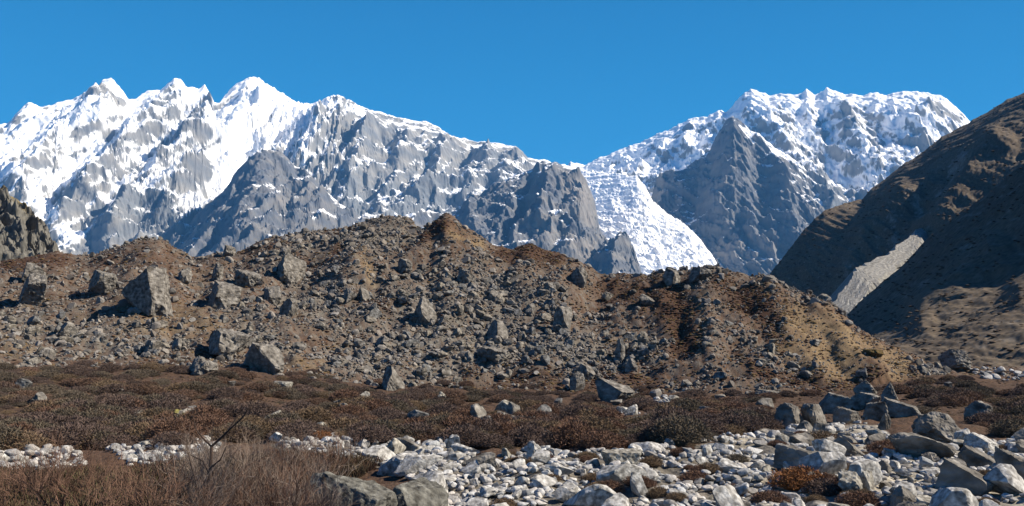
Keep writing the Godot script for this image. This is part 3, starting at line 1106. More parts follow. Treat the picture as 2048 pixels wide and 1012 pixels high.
		if n_mid.get_noise_2d(g.x / 1.5, g.z / 1.5) < -0.2:
			gx.pop_back()
			gc.pop_back()
		if gx.size() > 3500: break
	many("dry_grass", grass, mats["tuft"], gx, gc, "dry brown grass at the near left", "grass")
	var made := 0
	while made < 110:
		var px := rng.randf_range(-40, 760)
		var py := rng.randf_range(905, 1075)
		if made > 45: px = rng.randf_range(380, 720)
		if not Geometry2D.is_point_in_polygon(Vector2(px, py), front): continue
		var g := on_ground(px, py)
		var kind: String = "twig_pale" if px > 330 and rng.randf() < 0.6 else "twig_red"
		var w := rng.randf_range(0.7, 1.25)
		var o := obj("bare_shrub", bare[made % 6], mats[kind])
		o.transform = Transform3D(Basis(Vector3.UP, rng.randf() * TAU).scaled_local(Vector3(w, w, w)), g)
		tag(o, "leafless %s shrub in the thicket beside the grey-green boulders" % ("pale grey twiggy" if kind == "twig_pale" else "reddish-brown twiggy"), "shrub", "%s bare shrubs of the near thicket" % ("pale" if kind == "twig_pale" else "reddish"))
		made += 1
	build_sapling()

func build_sapling() -> void:
	var base := on_ground(418, 1030)
	var d := base.length()
	var u := d / F
	var t := Node3D.new()
	t.name = "bare_sapling"
	add_child(t)
	t.position = base
	tag(t, "leafless forked sapling with dark thin stem standing in the thicket", "sapling")
	var pt := func(px: float, py: float, dz: float) -> Vector3: return Vector3((px - 418) * u, (1030 - py) * u, dz)
	rng.seed = 77
	var trunk := Soup.new()
	stem(trunk, [pt.call(418, 1034, 0), pt.call(416, 985, 0.03), pt.call(418, 945, 0.0), pt.call(416, 908, -0.04), pt.call(430, 895, -0.05), pt.call(448, 878, -0.02), pt.call(470, 858, 0.02)], 0.036, 0.011)
	obj("trunk", trunk.mesh(), mats["bark"], t)
	for b in [[[416, 1005, 0], [398, 975, 0.1], [388, 945, 0.12], [380, 915, 0.15]], [[416, 908, -0.04], [404, 893, 0.05], [392, 876, 0.1], [388, 862, 0.1]], [[448, 878, -0.02], [462, 850, -0.1], [480, 842, -0.14]], [[418, 945, 0], [440, 930, 0.15], [452, 905, 0.2]], [[417, 960, 0], [400, 935, -0.1], [375, 925, -0.15]], [[470, 858, 0.02], [478, 850, 0.03], [484, 838, 0.05]]]:
		var s := Soup.new()
		var p := []
		for q in b: p.append(pt.call(q[0], q[1], q[2]))
		stem(s, p, 0.017, 0.006)
		twig(s, p[-1], (p[-1] - p[-2]).normalized(), 0.25, 0.004, 1, Color.WHITE)
		obj("branch", s.mesh(), mats["bark"], t)

func stem(s: Soup, pts: Array, w0: float, w1: float) -> void:
	for k in pts.size() - 1:
		var d: Vector3 = (pts[k + 1] - pts[k]).normalized()
		var u := d.cross(Vector3(0.3, 0.2, 0.93)).normalized()
		var v := d.cross(u).normalized()
		var wa := lerpf(w0, w1, float(k) / (pts.size() - 1))
		var wb := lerpf(w0, w1, float(k + 1) / (pts.size() - 1))
		for i in 6:
			var e0 := u * cos(TAU * i / 6.0) + v * sin(TAU * i / 6.0)
			var e1 := u * cos(TAU * (i + 1) / 6.0) + v * sin(TAU * (i + 1) / 6.0)
			s.tri(pts[k] + e0 * wa, pts[k + 1] + e0 * wb, pts[k] + e1 * wa, Color.WHITE)
			s.tri(pts[k] + e1 * wa, pts[k + 1] + e0 * wb, pts[k + 1] + e1 * wb, Color.WHITE)

# ---------------------------------------------------------------- materials
func mat(called: String, albedo: Color, rough: float, vcol: bool, tex: Texture2D = null, scale := 1.0, nrm: Texture2D = null, nstr := 1.0, world := true) -> StandardMaterial3D:
	var m := StandardMaterial3D.new()
	m.albedo_color = albedo.linear_to_srgb()
	m.roughness = rough
	m.metallic_specular = 0.25
	m.vertex_color_use_as_albedo = vcol
	if tex:
		m.albedo_texture = tex
	if nrm:
		m.normal_enabled = true
		m.normal_texture = nrm
		m.normal_scale = nstr
	if tex or nrm:
		m.uv1_triplanar = true
		m.uv1_world_triplanar = world
		m.uv1_scale = Vector3(scale, scale, scale)
	m.cull_mode = BaseMaterial3D.CULL_DISABLED
	mats[called] = m
	return m

func build_mats() -> void:
	var grain := noise_tex(0.02, 5, 3, Color(0.55, 0.55, 0.55), Color(1, 1, 1))
	var streak := noise_tex(0.014, 6, 5, Color(0.25, 0.24, 0.23), Color(1, 1, 1))
	var bumps := noise_tex(0.03, 5, 8, Color.BLACK, Color.WHITE, 512, true, 10.0)
	mat("far", Color(1, 1, 1), 1.0, true)
	mat("hill", Color(1, 1, 1), 1.0, true, grain, 0.05)
	mat("ground", Color(1.15, 1.15, 1.15), 1.0, true, grain, 0.45, bumps, 0.8)
	mat("rubble", Color(1, 1, 1), 0.95, true, grain, 0.9)
	mat("pebble", Color(1, 1, 1), 0.9, true, grain, 1.2)
	mat("rock", Color(0.375, 0.35, 0.315), 0.92, false, streak, 0.22, bumps, 1.0)
	mat("rock_warm", Color(0.40, 0.365, 0.31), 0.92, false, streak, 0.3, bumps, 1.0)
	mat("slate", Color(0.29, 0.29, 0.285), 0.92, false, streak, 0.3, bumps, 1.0)
	mat("mossy", Color(0.27, 0.265, 0.235), 0.95, false, streak, 0.7, bumps, 0.7)
	mat("moss", Color(0.40, 0.36, 0.12), 0.95, false, streak, 0.7, bumps, 0.7)
	mat("grassy", Color(0.24, 0.17, 0.07), 1.0, false, streak, 0.7, bumps, 0.7)
	mat("pale", Color(0.58, 0.55, 0.48), 0.9, false, streak, 0.8, bumps, 0.6)
	mat("white", Color(0.80, 0.785, 0.75), 0.88, false, streak, 0.8, bumps, 0.5)
	mat("tuft", Color(1, 1, 1), 1.0, true)
	mat("shrub_purple", Color(0.108, 0.077, 0.065), 1.0, true)
	mat("shrub_red", Color(0.135, 0.080, 0.056), 1.0, true)
	mat("shrub_olive", Color(0.108, 0.088, 0.065), 1.0, true)
	mat("shrub_brown", Color(0.150, 0.105, 0.068), 1.0, true)
	mat("shrub_orange", Color(0.20, 0.09, 0.038), 1.0, true)
	mat("shrub_gold", Color(0.34, 0.20, 0.04), 1.0, true)
	mat("twig_pale", Color(0.19, 0.15, 0.125), 1.0, true)
	mat("twig_red", Color(0.14, 0.085, 0.062), 1.0, true)
	mat("bark", Color(0.055, 0.038, 0.03), 1.0, false)

# ---------------------------------------------------------------- far scenery
const SNOW := Color(0.88, 0.89, 0.91)

func hill_scrub(hill: MeshInstance3D, count: int, lo: float, hi: float, word: String) -> void:
	var v: PackedVector3Array = (hill.mesh as ArrayMesh).surface_get_arrays(0)[Mesh.ARRAY_VERTEX]
	rng.seed = 300 + count
	var xs := []
	var cs := []
	while xs.size() < count:
		var p := v[rng.randi() % v.size()]
		var q := to_px(p)
		if q.x < 1480.0 or q.x > 2150.0 or n_mid.get_noise_2d(p.x / 30.0, p.z / 45.0) < rng.randf_range(-0.5, 0.25): 
			if rng.randf() < 0.9: continue
		p += Vector3(rng.randf_range(-1.5, 1.5), -0.3, rng.randf_range(-1.5, 1.5))
		var w := rng.randf_range(lo, hi)
		xs.append(Transform3D(Basis(Vector3.UP, rng.randf() * TAU).scaled_local(Vector3(w, w * 0.6, w)), p))
		cs.append((Color(0.12, 0.09, 0.066) if rng.randf() < 0.6 else Color(0.14, 0.10, 0.07)) * rng.randf_range(0.8, 1.3))
	many("hillside_scrub", mound_mesh(141, 70), mats["tuft"], xs, cs, "low scrub dotting the %s hillside" % word, "scrub")

func build_scree() -> void:      # the pale fan of scree in the gully between the two hillsides
	var upper := [[1620, 660, 420], [1655, 617, 440], [1689, 578, 468], [1704, 552, 490], [1713, 536, 505], [1735, 528, 520], [1786, 500, 560], [1812, 478, 590], [1834, 461, 612], [1850, 452, 640]]
	var lower := [[1680, 670, 400], [1700, 626, 420], [1722, 602, 440], [1738, 572, 462], [1758, 558, 480], [1798, 532, 520], [1822, 510, 552], [1834, 492, 570], [1846, 472, 598], [1858, 456, 630]]
	var nu := 90
	var nv := 26
	var pos := []
	for i in nu:
		var u := float(i) / (nu - 1) * (upper.size() - 1.001)
		var k := int(u)
		var f := u - k
		var p := place(upper[k][0], upper[k][1], upper[k][2]).lerp(place(upper[k + 1][0], upper[k + 1][1], upper[k + 1][2]), f)
		var q := place(lower[k][0], lower[k][1], lower[k][2]).lerp(place(lower[k + 1][0], lower[k + 1][1], lower[k + 1][2]), f)
		var w := 2.2 * n_mid.get_noise_1d(i * 0.23)
		for j in nv:
			var v := (j - 2.0) / (nv - 5.0)
			var e := p.lerp(q, clampf(v, 0.0, 1.0))
			e += (q - p).normalized() * w * 2.0
			e.y += 0.25 * n_fine.get_noise_2d(v * 5.0, i * 0.04) + 0.12 * n_fine.get_noise_2d(e.x * 0.3, e.z * 0.3)
			if v < 0.0: e += Vector3(-6.0, -9.0, -8.0) * (-v * (nv - 5.0))
			if v > 1.0: e += Vector3(3.0, -8.0, 6.0) * ((v - 1.0) * (nv - 5.0))
			pos.append(e)
	var s := Soup.new()
	for i in nu - 1:
		for j in nv - 1:
			var a: Vector3 = pos[i * nv + j]
			var b: Vector3 = pos[i * nv + j + 1]
			var c: Vector3 = pos[(i + 1) * nv + j]
			var d: Vector3 = pos[(i + 1) * nv + j + 1]
			var g := 1.0 + 0.35 * n_fine.get_noise_2d(j * 0.5, i * 0.06) + 0.25 * n_fine.get_noise_2d(j * 0.9 + 30.0, i * 0.6)
			var col := Color(0.36, 0.345, 0.315) * g
			s.tri(a, c, b, col)
			s.tri(b, c, d, col)
	tag(obj("scree", s.mesh(), mats["hill"]), "pale grey scree fan in the gully of the brown hillside", "", "", "structure")

func build_mountains() -> void:
	var shear_left := func(a: float) -> float: return lerpf(1.15, 0.35, sm(-0.30, -0.16, a))
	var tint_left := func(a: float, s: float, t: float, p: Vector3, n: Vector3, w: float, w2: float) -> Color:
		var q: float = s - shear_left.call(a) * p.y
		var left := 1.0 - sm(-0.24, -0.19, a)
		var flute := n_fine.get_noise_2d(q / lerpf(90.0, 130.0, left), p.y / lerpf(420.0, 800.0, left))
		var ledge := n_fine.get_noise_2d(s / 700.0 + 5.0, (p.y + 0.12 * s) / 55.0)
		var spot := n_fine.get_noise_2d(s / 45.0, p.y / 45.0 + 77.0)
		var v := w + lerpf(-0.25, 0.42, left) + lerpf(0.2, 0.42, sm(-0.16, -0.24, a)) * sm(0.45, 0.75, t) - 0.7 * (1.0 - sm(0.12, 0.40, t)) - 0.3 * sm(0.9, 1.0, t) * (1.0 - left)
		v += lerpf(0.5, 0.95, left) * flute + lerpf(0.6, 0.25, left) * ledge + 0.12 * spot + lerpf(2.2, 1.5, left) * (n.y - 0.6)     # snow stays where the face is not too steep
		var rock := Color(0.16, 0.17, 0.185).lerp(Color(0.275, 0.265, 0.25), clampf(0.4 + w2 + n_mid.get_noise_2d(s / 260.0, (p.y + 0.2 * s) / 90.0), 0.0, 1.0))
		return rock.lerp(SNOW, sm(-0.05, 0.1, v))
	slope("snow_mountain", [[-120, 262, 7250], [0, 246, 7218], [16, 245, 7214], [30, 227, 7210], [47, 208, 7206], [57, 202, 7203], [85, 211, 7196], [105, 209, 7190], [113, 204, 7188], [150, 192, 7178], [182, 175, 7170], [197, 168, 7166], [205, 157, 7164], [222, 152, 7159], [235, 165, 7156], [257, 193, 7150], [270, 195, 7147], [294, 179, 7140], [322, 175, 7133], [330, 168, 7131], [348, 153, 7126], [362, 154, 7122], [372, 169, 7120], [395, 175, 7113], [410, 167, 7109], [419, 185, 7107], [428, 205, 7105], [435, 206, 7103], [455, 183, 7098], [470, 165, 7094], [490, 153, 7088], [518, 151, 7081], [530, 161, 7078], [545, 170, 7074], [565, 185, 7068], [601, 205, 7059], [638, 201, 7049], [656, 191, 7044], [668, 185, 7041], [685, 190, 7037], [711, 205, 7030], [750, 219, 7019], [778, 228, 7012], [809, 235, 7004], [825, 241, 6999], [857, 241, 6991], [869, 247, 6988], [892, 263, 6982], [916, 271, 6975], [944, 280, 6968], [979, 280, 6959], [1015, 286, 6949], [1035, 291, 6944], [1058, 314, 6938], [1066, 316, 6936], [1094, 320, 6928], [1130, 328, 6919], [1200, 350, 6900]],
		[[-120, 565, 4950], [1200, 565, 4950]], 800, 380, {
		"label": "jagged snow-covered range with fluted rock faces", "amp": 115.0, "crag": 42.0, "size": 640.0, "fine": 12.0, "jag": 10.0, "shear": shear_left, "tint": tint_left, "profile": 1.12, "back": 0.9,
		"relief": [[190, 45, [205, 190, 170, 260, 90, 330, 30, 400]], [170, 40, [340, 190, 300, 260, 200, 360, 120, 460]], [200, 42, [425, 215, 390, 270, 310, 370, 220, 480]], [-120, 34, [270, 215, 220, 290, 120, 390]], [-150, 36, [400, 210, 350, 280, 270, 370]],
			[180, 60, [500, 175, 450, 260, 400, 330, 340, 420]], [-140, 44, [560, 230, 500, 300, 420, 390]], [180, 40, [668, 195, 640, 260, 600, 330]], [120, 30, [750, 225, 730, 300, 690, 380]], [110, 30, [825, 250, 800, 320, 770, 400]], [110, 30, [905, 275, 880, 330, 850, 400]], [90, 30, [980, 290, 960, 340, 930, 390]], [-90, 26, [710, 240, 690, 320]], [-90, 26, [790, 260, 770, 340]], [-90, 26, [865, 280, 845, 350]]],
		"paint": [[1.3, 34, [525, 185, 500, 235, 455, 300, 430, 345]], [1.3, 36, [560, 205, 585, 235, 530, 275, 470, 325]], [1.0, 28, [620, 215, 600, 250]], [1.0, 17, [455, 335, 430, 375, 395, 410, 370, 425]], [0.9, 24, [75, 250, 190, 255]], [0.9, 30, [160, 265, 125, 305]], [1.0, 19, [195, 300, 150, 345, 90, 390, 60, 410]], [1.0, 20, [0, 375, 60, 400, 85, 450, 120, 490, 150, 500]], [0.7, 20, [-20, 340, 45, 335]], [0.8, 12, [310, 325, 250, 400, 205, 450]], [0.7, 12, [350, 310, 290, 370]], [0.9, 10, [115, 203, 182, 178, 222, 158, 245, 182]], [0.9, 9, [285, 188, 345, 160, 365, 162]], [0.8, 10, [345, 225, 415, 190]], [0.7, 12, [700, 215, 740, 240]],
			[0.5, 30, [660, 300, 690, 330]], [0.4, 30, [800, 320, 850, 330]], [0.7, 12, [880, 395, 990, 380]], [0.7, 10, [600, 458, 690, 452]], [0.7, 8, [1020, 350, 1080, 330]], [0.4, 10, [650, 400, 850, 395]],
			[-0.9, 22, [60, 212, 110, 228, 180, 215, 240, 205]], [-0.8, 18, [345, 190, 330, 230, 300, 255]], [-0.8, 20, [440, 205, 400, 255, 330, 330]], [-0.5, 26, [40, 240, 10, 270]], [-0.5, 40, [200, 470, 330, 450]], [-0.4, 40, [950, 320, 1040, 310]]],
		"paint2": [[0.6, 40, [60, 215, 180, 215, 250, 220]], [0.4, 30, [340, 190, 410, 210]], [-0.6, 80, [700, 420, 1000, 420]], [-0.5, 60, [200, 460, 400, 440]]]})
	# dark bare buttress in front of the range
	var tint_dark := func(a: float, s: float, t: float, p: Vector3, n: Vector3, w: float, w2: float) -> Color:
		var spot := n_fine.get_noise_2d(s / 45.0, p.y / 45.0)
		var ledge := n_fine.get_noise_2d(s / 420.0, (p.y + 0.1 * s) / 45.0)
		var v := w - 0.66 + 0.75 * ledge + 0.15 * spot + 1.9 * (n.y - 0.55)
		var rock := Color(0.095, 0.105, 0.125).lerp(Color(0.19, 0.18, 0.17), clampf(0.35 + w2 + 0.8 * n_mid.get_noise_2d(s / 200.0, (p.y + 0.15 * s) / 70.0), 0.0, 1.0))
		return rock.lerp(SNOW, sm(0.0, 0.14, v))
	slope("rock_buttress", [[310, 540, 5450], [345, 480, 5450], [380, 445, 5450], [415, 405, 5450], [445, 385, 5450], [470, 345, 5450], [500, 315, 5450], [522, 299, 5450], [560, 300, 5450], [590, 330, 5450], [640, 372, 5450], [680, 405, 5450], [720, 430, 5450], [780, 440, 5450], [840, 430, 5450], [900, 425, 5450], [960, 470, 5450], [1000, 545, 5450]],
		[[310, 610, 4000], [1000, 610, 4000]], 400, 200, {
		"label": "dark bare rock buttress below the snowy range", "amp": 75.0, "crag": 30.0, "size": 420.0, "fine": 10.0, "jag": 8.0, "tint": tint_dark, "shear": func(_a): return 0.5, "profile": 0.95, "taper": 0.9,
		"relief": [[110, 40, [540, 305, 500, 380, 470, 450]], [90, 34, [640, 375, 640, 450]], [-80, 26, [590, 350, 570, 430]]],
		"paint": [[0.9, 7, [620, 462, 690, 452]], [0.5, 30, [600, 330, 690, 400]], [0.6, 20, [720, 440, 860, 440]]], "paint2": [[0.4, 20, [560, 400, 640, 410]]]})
	slope("glacier", [[1110, 345, 6450], [1135, 337, 6365], [1180, 343, 6213], [1240, 346, 6010], [1275, 352, 5892], [1292, 375, 5834], [1305, 400, 5790], [1335, 425, 5689], [1370, 447, 5571], [1400, 477, 5469], [1425, 510, 5385], [1450, 555, 5300]],
		[[1110, 590, 4700], [1450, 590, 4700]], 300, 220, {
		"label": "white tumbled icefall between two rock walls", "amp": 22.0, "crag": 11.0, "wide": 2.3, "terrace": 2.2, "size": 260.0, "fine": 8.0, "jag": 5.0, "aspect": 0.5, "shear": func(_a): return -0.6, "profile": 0.95, "mat": "far",
		"paint": [[1.0, 44, [1170, 480, 1220, 500, 1190, 540]], [0.6, 20, [1400, 500, 1440, 540]]],
		"tint": func(_a: float, _s: float, _t: float, _p: Vector3, _n: Vector3, _w: float, _w2: float) -> Color:
			return SNOW})
	# the massif on the right
	var tint_right := func(a: float, s: float, t: float, p: Vector3, n: Vector3, w: float, w2: float) -> Color:
		var flute := n_fine.get_noise_2d((s + 0.6 * p.y) / 80.0, p.y / 330.0)
		var ledge := n_fine.get_noise_2d(s / 500.0, (p.y - 0.1 * s) / 60.0)
		var spot := n_fine.get_noise_2d(s / 45.0, p.y / 45.0 + 7.0)
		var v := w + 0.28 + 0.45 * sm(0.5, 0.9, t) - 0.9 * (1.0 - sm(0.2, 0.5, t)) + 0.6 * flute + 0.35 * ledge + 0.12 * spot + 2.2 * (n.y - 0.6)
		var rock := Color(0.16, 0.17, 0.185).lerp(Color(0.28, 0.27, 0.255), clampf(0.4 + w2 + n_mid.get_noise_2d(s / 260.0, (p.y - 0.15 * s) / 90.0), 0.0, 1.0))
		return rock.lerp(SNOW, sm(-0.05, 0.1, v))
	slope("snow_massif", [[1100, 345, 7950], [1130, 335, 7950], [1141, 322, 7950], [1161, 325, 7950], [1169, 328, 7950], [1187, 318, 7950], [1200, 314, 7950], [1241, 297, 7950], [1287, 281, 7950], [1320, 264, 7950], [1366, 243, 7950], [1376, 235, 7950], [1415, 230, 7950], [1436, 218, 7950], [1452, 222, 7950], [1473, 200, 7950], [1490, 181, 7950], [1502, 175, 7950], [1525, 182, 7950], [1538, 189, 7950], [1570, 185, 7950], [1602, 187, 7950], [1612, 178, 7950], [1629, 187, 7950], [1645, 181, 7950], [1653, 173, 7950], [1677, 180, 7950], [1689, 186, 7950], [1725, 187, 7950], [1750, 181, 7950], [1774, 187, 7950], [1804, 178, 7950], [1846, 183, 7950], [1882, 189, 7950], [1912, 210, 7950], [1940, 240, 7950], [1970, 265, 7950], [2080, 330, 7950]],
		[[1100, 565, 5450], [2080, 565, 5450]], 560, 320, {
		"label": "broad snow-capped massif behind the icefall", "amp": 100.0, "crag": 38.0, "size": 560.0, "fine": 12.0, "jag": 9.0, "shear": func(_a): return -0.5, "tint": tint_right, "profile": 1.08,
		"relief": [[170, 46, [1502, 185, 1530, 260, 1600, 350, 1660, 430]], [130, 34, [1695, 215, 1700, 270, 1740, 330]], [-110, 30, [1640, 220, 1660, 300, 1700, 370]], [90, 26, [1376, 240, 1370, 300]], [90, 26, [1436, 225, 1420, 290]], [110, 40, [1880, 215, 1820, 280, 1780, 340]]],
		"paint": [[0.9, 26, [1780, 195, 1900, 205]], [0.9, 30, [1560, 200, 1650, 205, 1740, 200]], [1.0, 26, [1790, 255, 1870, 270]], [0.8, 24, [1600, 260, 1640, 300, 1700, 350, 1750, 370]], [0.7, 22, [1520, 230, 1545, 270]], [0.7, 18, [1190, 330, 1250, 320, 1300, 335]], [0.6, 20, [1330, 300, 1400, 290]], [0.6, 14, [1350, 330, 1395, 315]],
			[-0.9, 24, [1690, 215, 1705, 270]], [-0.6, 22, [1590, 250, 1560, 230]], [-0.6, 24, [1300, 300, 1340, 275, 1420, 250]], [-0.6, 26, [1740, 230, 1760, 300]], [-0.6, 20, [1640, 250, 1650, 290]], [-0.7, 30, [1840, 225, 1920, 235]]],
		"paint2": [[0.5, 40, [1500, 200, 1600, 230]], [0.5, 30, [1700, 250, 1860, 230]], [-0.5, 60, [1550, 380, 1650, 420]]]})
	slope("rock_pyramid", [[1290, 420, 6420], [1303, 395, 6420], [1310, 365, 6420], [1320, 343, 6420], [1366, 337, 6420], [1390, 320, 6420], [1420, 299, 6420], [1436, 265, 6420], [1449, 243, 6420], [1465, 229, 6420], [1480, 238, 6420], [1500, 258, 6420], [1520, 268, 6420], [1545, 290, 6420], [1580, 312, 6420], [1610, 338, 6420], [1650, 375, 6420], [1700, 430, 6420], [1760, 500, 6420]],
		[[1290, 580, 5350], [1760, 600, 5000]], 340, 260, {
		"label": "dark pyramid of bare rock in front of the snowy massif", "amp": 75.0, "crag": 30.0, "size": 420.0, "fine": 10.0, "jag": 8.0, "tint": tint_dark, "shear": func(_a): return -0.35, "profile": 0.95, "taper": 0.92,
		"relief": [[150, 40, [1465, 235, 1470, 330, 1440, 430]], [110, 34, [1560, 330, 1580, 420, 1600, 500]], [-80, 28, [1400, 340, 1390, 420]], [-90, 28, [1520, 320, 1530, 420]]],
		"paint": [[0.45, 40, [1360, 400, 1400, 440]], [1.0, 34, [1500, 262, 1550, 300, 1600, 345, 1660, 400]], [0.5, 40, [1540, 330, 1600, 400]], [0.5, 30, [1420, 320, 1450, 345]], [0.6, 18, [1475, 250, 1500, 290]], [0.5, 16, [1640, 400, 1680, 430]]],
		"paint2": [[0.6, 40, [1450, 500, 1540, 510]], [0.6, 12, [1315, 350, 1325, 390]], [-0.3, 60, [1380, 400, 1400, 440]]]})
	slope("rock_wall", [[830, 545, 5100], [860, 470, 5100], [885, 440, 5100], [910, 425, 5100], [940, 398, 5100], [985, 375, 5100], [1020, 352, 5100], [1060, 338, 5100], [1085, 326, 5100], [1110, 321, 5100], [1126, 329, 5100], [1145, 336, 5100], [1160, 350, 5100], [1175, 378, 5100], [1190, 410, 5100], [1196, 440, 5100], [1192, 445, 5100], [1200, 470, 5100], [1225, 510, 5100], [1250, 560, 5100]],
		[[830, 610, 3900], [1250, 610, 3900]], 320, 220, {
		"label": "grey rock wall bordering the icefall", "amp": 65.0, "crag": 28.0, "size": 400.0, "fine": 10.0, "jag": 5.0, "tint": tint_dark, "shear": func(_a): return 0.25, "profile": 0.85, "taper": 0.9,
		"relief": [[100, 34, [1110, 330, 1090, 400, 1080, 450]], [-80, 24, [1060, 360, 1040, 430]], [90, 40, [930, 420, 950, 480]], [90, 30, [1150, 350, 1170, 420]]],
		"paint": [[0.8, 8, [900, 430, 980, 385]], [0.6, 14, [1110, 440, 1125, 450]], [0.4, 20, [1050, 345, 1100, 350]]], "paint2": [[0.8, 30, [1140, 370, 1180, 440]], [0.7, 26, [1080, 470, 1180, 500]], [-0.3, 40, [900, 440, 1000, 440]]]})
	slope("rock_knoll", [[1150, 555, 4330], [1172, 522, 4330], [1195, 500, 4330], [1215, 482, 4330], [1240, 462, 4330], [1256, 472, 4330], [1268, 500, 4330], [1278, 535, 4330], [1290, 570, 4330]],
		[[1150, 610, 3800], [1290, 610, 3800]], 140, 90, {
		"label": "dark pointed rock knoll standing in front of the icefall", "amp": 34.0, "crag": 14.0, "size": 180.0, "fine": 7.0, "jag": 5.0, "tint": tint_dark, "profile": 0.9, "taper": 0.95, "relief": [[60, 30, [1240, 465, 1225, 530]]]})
	# grassy hillsides on the right
	var tint_hill := func(a: float, s: float, t: float, p: Vector3, n: Vector3, w: float, w2: float) -> Color:
		var k := n_mid.get_noise_2d(p.x / 40.0, p.z / 60.0)
		var f := n_fine.get_noise_3dv(Vector3(p.x / 6.0, p.y / 6.0, p.z / 14.0)) + 0.5 * n_fine.get_noise_3dv(p / 2.5)
		var c := Color(0.14, 0.108, 0.08).lerp(Color(0.19, 0.15, 0.108), clampf(0.5 + k, 0.0, 1.0))
		return c.lerp(Color(0.33, 0.295, 0.255), clampf(w2 * 1.3 + f * 1.2 - 0.35, 0.0, 1.0))
	var hill := slope("brown_hillside", [[1525, 575, 840], [1541, 545, 840], [1565, 515, 842], [1587, 488, 845], [1608, 458, 848], [1647, 421, 865], [1689, 406, 895], [1725, 397, 920], [1743, 376, 940], [1768, 358, 960], [1810, 325, 995], [1846, 304, 1025], [1882, 274, 1055], [1930, 249, 1090], [1973, 225, 1120], [2015, 198, 1150], [2042, 188, 1170], [2120, 150, 1220], [2300, 90, 1300]],
		[[1525, 650, 800], [1600, 660, 740], [1700, 680, 620], [1800, 690, 520], [1900, 690, 450], [2048, 690, 390], [2300, 690, 330]], 330, 200, {
		"label": "steep brown hillside with a pale scree chute", "amp": 3.0, "crag": 1.6, "size": 110.0, "fine": 1.0, "jag": 1.0, "terrace": 0.0, "knee": [0.5, 0.62], "tint": tint_hill, "mat": "hill", "shear": func(_a): return -0.7, "profile": 0.62, "taper": 0.8, "back": 0.2,
		"relief": [[14, 50, [1800, 400, 1740, 480, 1690, 560]], [16, 50, [1990, 300, 1920, 380, 1870, 450]], [-10, 40, [1900, 360, 1850, 420]]],
		"paint": [],
		"paint2": [[0.7, 18, [1900, 335, 1920, 325]], [0.6, 22, [1830, 400, 1845, 440]], [0.5, 20, [1780, 450, 1790, 490]], [0.4, 30, [1940, 320, 1880, 390]], [0.4, 20, [1700, 560, 1690, 590]]]})
	var hill2 := slope("shaded_hillside", [[1660, 660, 330], [1690, 632, 345], [1707, 614, 350], [1762, 566, 355], [1804, 530, 355], [1858, 470, 350], [1906, 430, 345], [1960, 395, 340], [2045, 325, 330], [2150, 250, 320], [2350, 150, 300]],
		[[1660, 780, 150], [2350, 800, 150]], 280, 170, {
		"label": "shaded brown hillside falling to the valley floor", "amp": 1.2, "crag": 0.7, "size": 60.0, "fine": 0.5, "jag": 0.5, "terrace": 0.0, "knee": [0.6, 0.42], "tint": tint_hill, "mat": "hill", "shear": func(_a): return -0.8, "profile": 1.5, "taper": 0.8, "back": 0.2,
		"relief": [[4, 60, [1980, 520, 1850, 620]], [-3, 40, [2000, 590, 1880, 640]]],
		"paint": [], "paint2": []})
	build_scree()
	hill_scrub(hill, 2200, 1.5, 4.0, "steep brown")
	hill_scrub(hill2, 3000, 0.5, 1.9, "lower shaded")
	# cliff at the left edge
	var tint_cliff := func(_a: float, s: float, t: float, p: Vector3, n: Vector3, w: float, _w2: float) -> Color:
		var k := n_mid.get_noise_2d(s / 9.0, p.y / 14.0)
		var f := n_fine.get_noise_2d(s / 1.6, p.y / 2.6)
		var c := Color(0.175, 0.168, 0.152).lerp(Color(0.235, 0.225, 0.20), clampf(0.5 + k + 0.5 * f, 0.0, 1.0))
		return c.lerp(Color(0.27, 0.20, 0.075), clampf(w + f + 2.0 * (n.y - 0.75), 0.0, 1.0) * sm(0.6, 0.95, t))
	slope("cliff", [[-300, 260, 262], [-120, 320, 250], [-40, 355, 245], [0, 381, 240], [32, 402, 238], [59, 420, 235], [75, 448, 232], [85, 464, 230], [103, 491, 227], [118, 504, 224], [150, 530, 222], [220, 580, 220]],
		[[-300, 640, 185], [220, 640, 185]], 200, 180, {
		"label": "grey crag with yellow grass along its top at the valley side", "amp": 3.5, "crag": 3.2, "wide": 0.7, "size": 22.0, "fine": 0.9, "jag": 0.8, "tint": tint_cliff, "mat": "hill", "profile": 0.7, "taper": 0.92, "back": 0.3,
		"paint": [[0.7, 26, [-40, 365, 30, 405, 60, 425]]], "relief": [[4, 24, [30, 420, 40, 500]], [-4, 16, [55, 440, 62, 500]]]})

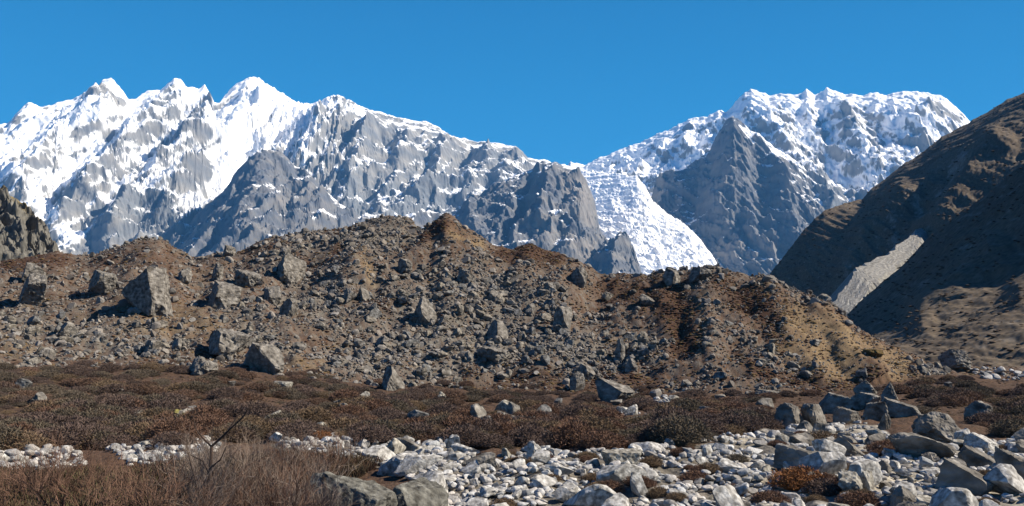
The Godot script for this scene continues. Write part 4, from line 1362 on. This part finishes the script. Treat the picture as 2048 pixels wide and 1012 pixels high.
func _ready() -> void:
	var cam := Camera3D.new()
	cam.name = "camera"
	cam.fov = rad_to_deg(2.0 * atan(506.0 / F))
	cam.rotation.x = TILT
	cam.near = 0.05
	cam.far = 40000.0
	add_child(cam)
	cam.current = true
	var env := Environment.new()
	env.background_mode = Environment.BG_SKY
	env.tonemap_mode = Environment.TONE_MAPPER_LINEAR
	env.tonemap_exposure = 2.1
	env.sdfgi_enabled = true
	env.ssao_enabled = true
	env.ssil_enabled = true
	var sm_ := ProceduralSkyMaterial.new()
	sm_.sky_top_color = Color(0.0, 0.06, 0.33)
	sm_.sky_horizon_color = Color(0.09, 0.515, 0.72)
	sm_.sky_curve = 0.35
	sm_.ground_bottom_color = Color(0.2, 0.17, 0.14)
	sm_.ground_horizon_color = Color(0.34, 0.45, 0.55)
	sm_.sun_angle_max = 1.0
	var sky := Sky.new()
	sky.sky_material = sm_
	env.sky = sky
	env.fog_enabled = true
	env.fog_density = 0.00004
	env.fog_light_color = Color(0.42, 0.71, 1.0)
	var we := WorldEnvironment.new()
	we.name = "environment"
	we.environment = env
	add_child(we)
	var sun := DirectionalLight3D.new()
	sun.name = "sun"
	sun.light_energy = 1.6
	sun.light_color = Color(1.0, 0.955, 0.88)
	sun.light_angular_distance = 0.5
	sun.shadow_enabled = true
	add_child(sun)
	var to_sun := Vector3(0.755, 0.65, 0.05).normalized()
	sun.look_at_from_position(to_sun * 100.0, Vector3.ZERO, Vector3.UP)

	n_big = noise(1.0, 3, 1)
	n_mid = noise(1.0, 4, 2)
	n_ridge = noise(1.0, 3, 3, true)
	n_ridge.fractal_gain = 0.42
	n_fine = noise(1.0, 3, 4)
	n_cell.seed = 6
	n_cell.noise_type = FastNoiseLite.TYPE_CELLULAR
	n_cell.frequency = 1.0
	n_cell.cellular_return_type = FastNoiseLite.RETURN_DISTANCE
	n_cell.fractal_type = FastNoiseLite.FRACTAL_NONE
	build_mats()
	set_zones()
	make_ico()
	var t0 := Time.get_ticks_msec()
	build_ground()
	print("ground ", Time.get_ticks_msec() - t0)
	build_mountains()
	print("mountains ", Time.get_ticks_msec() - t0)
	rng.seed = 5
	build_boulders()
	build_rubble()
	print("rubble ", Time.get_ticks_msec() - t0)
	build_stones()
	print("stones ", Time.get_ticks_msec() - t0)
	build_plants()
	print("plants ", Time.get_ticks_msec() - t0)
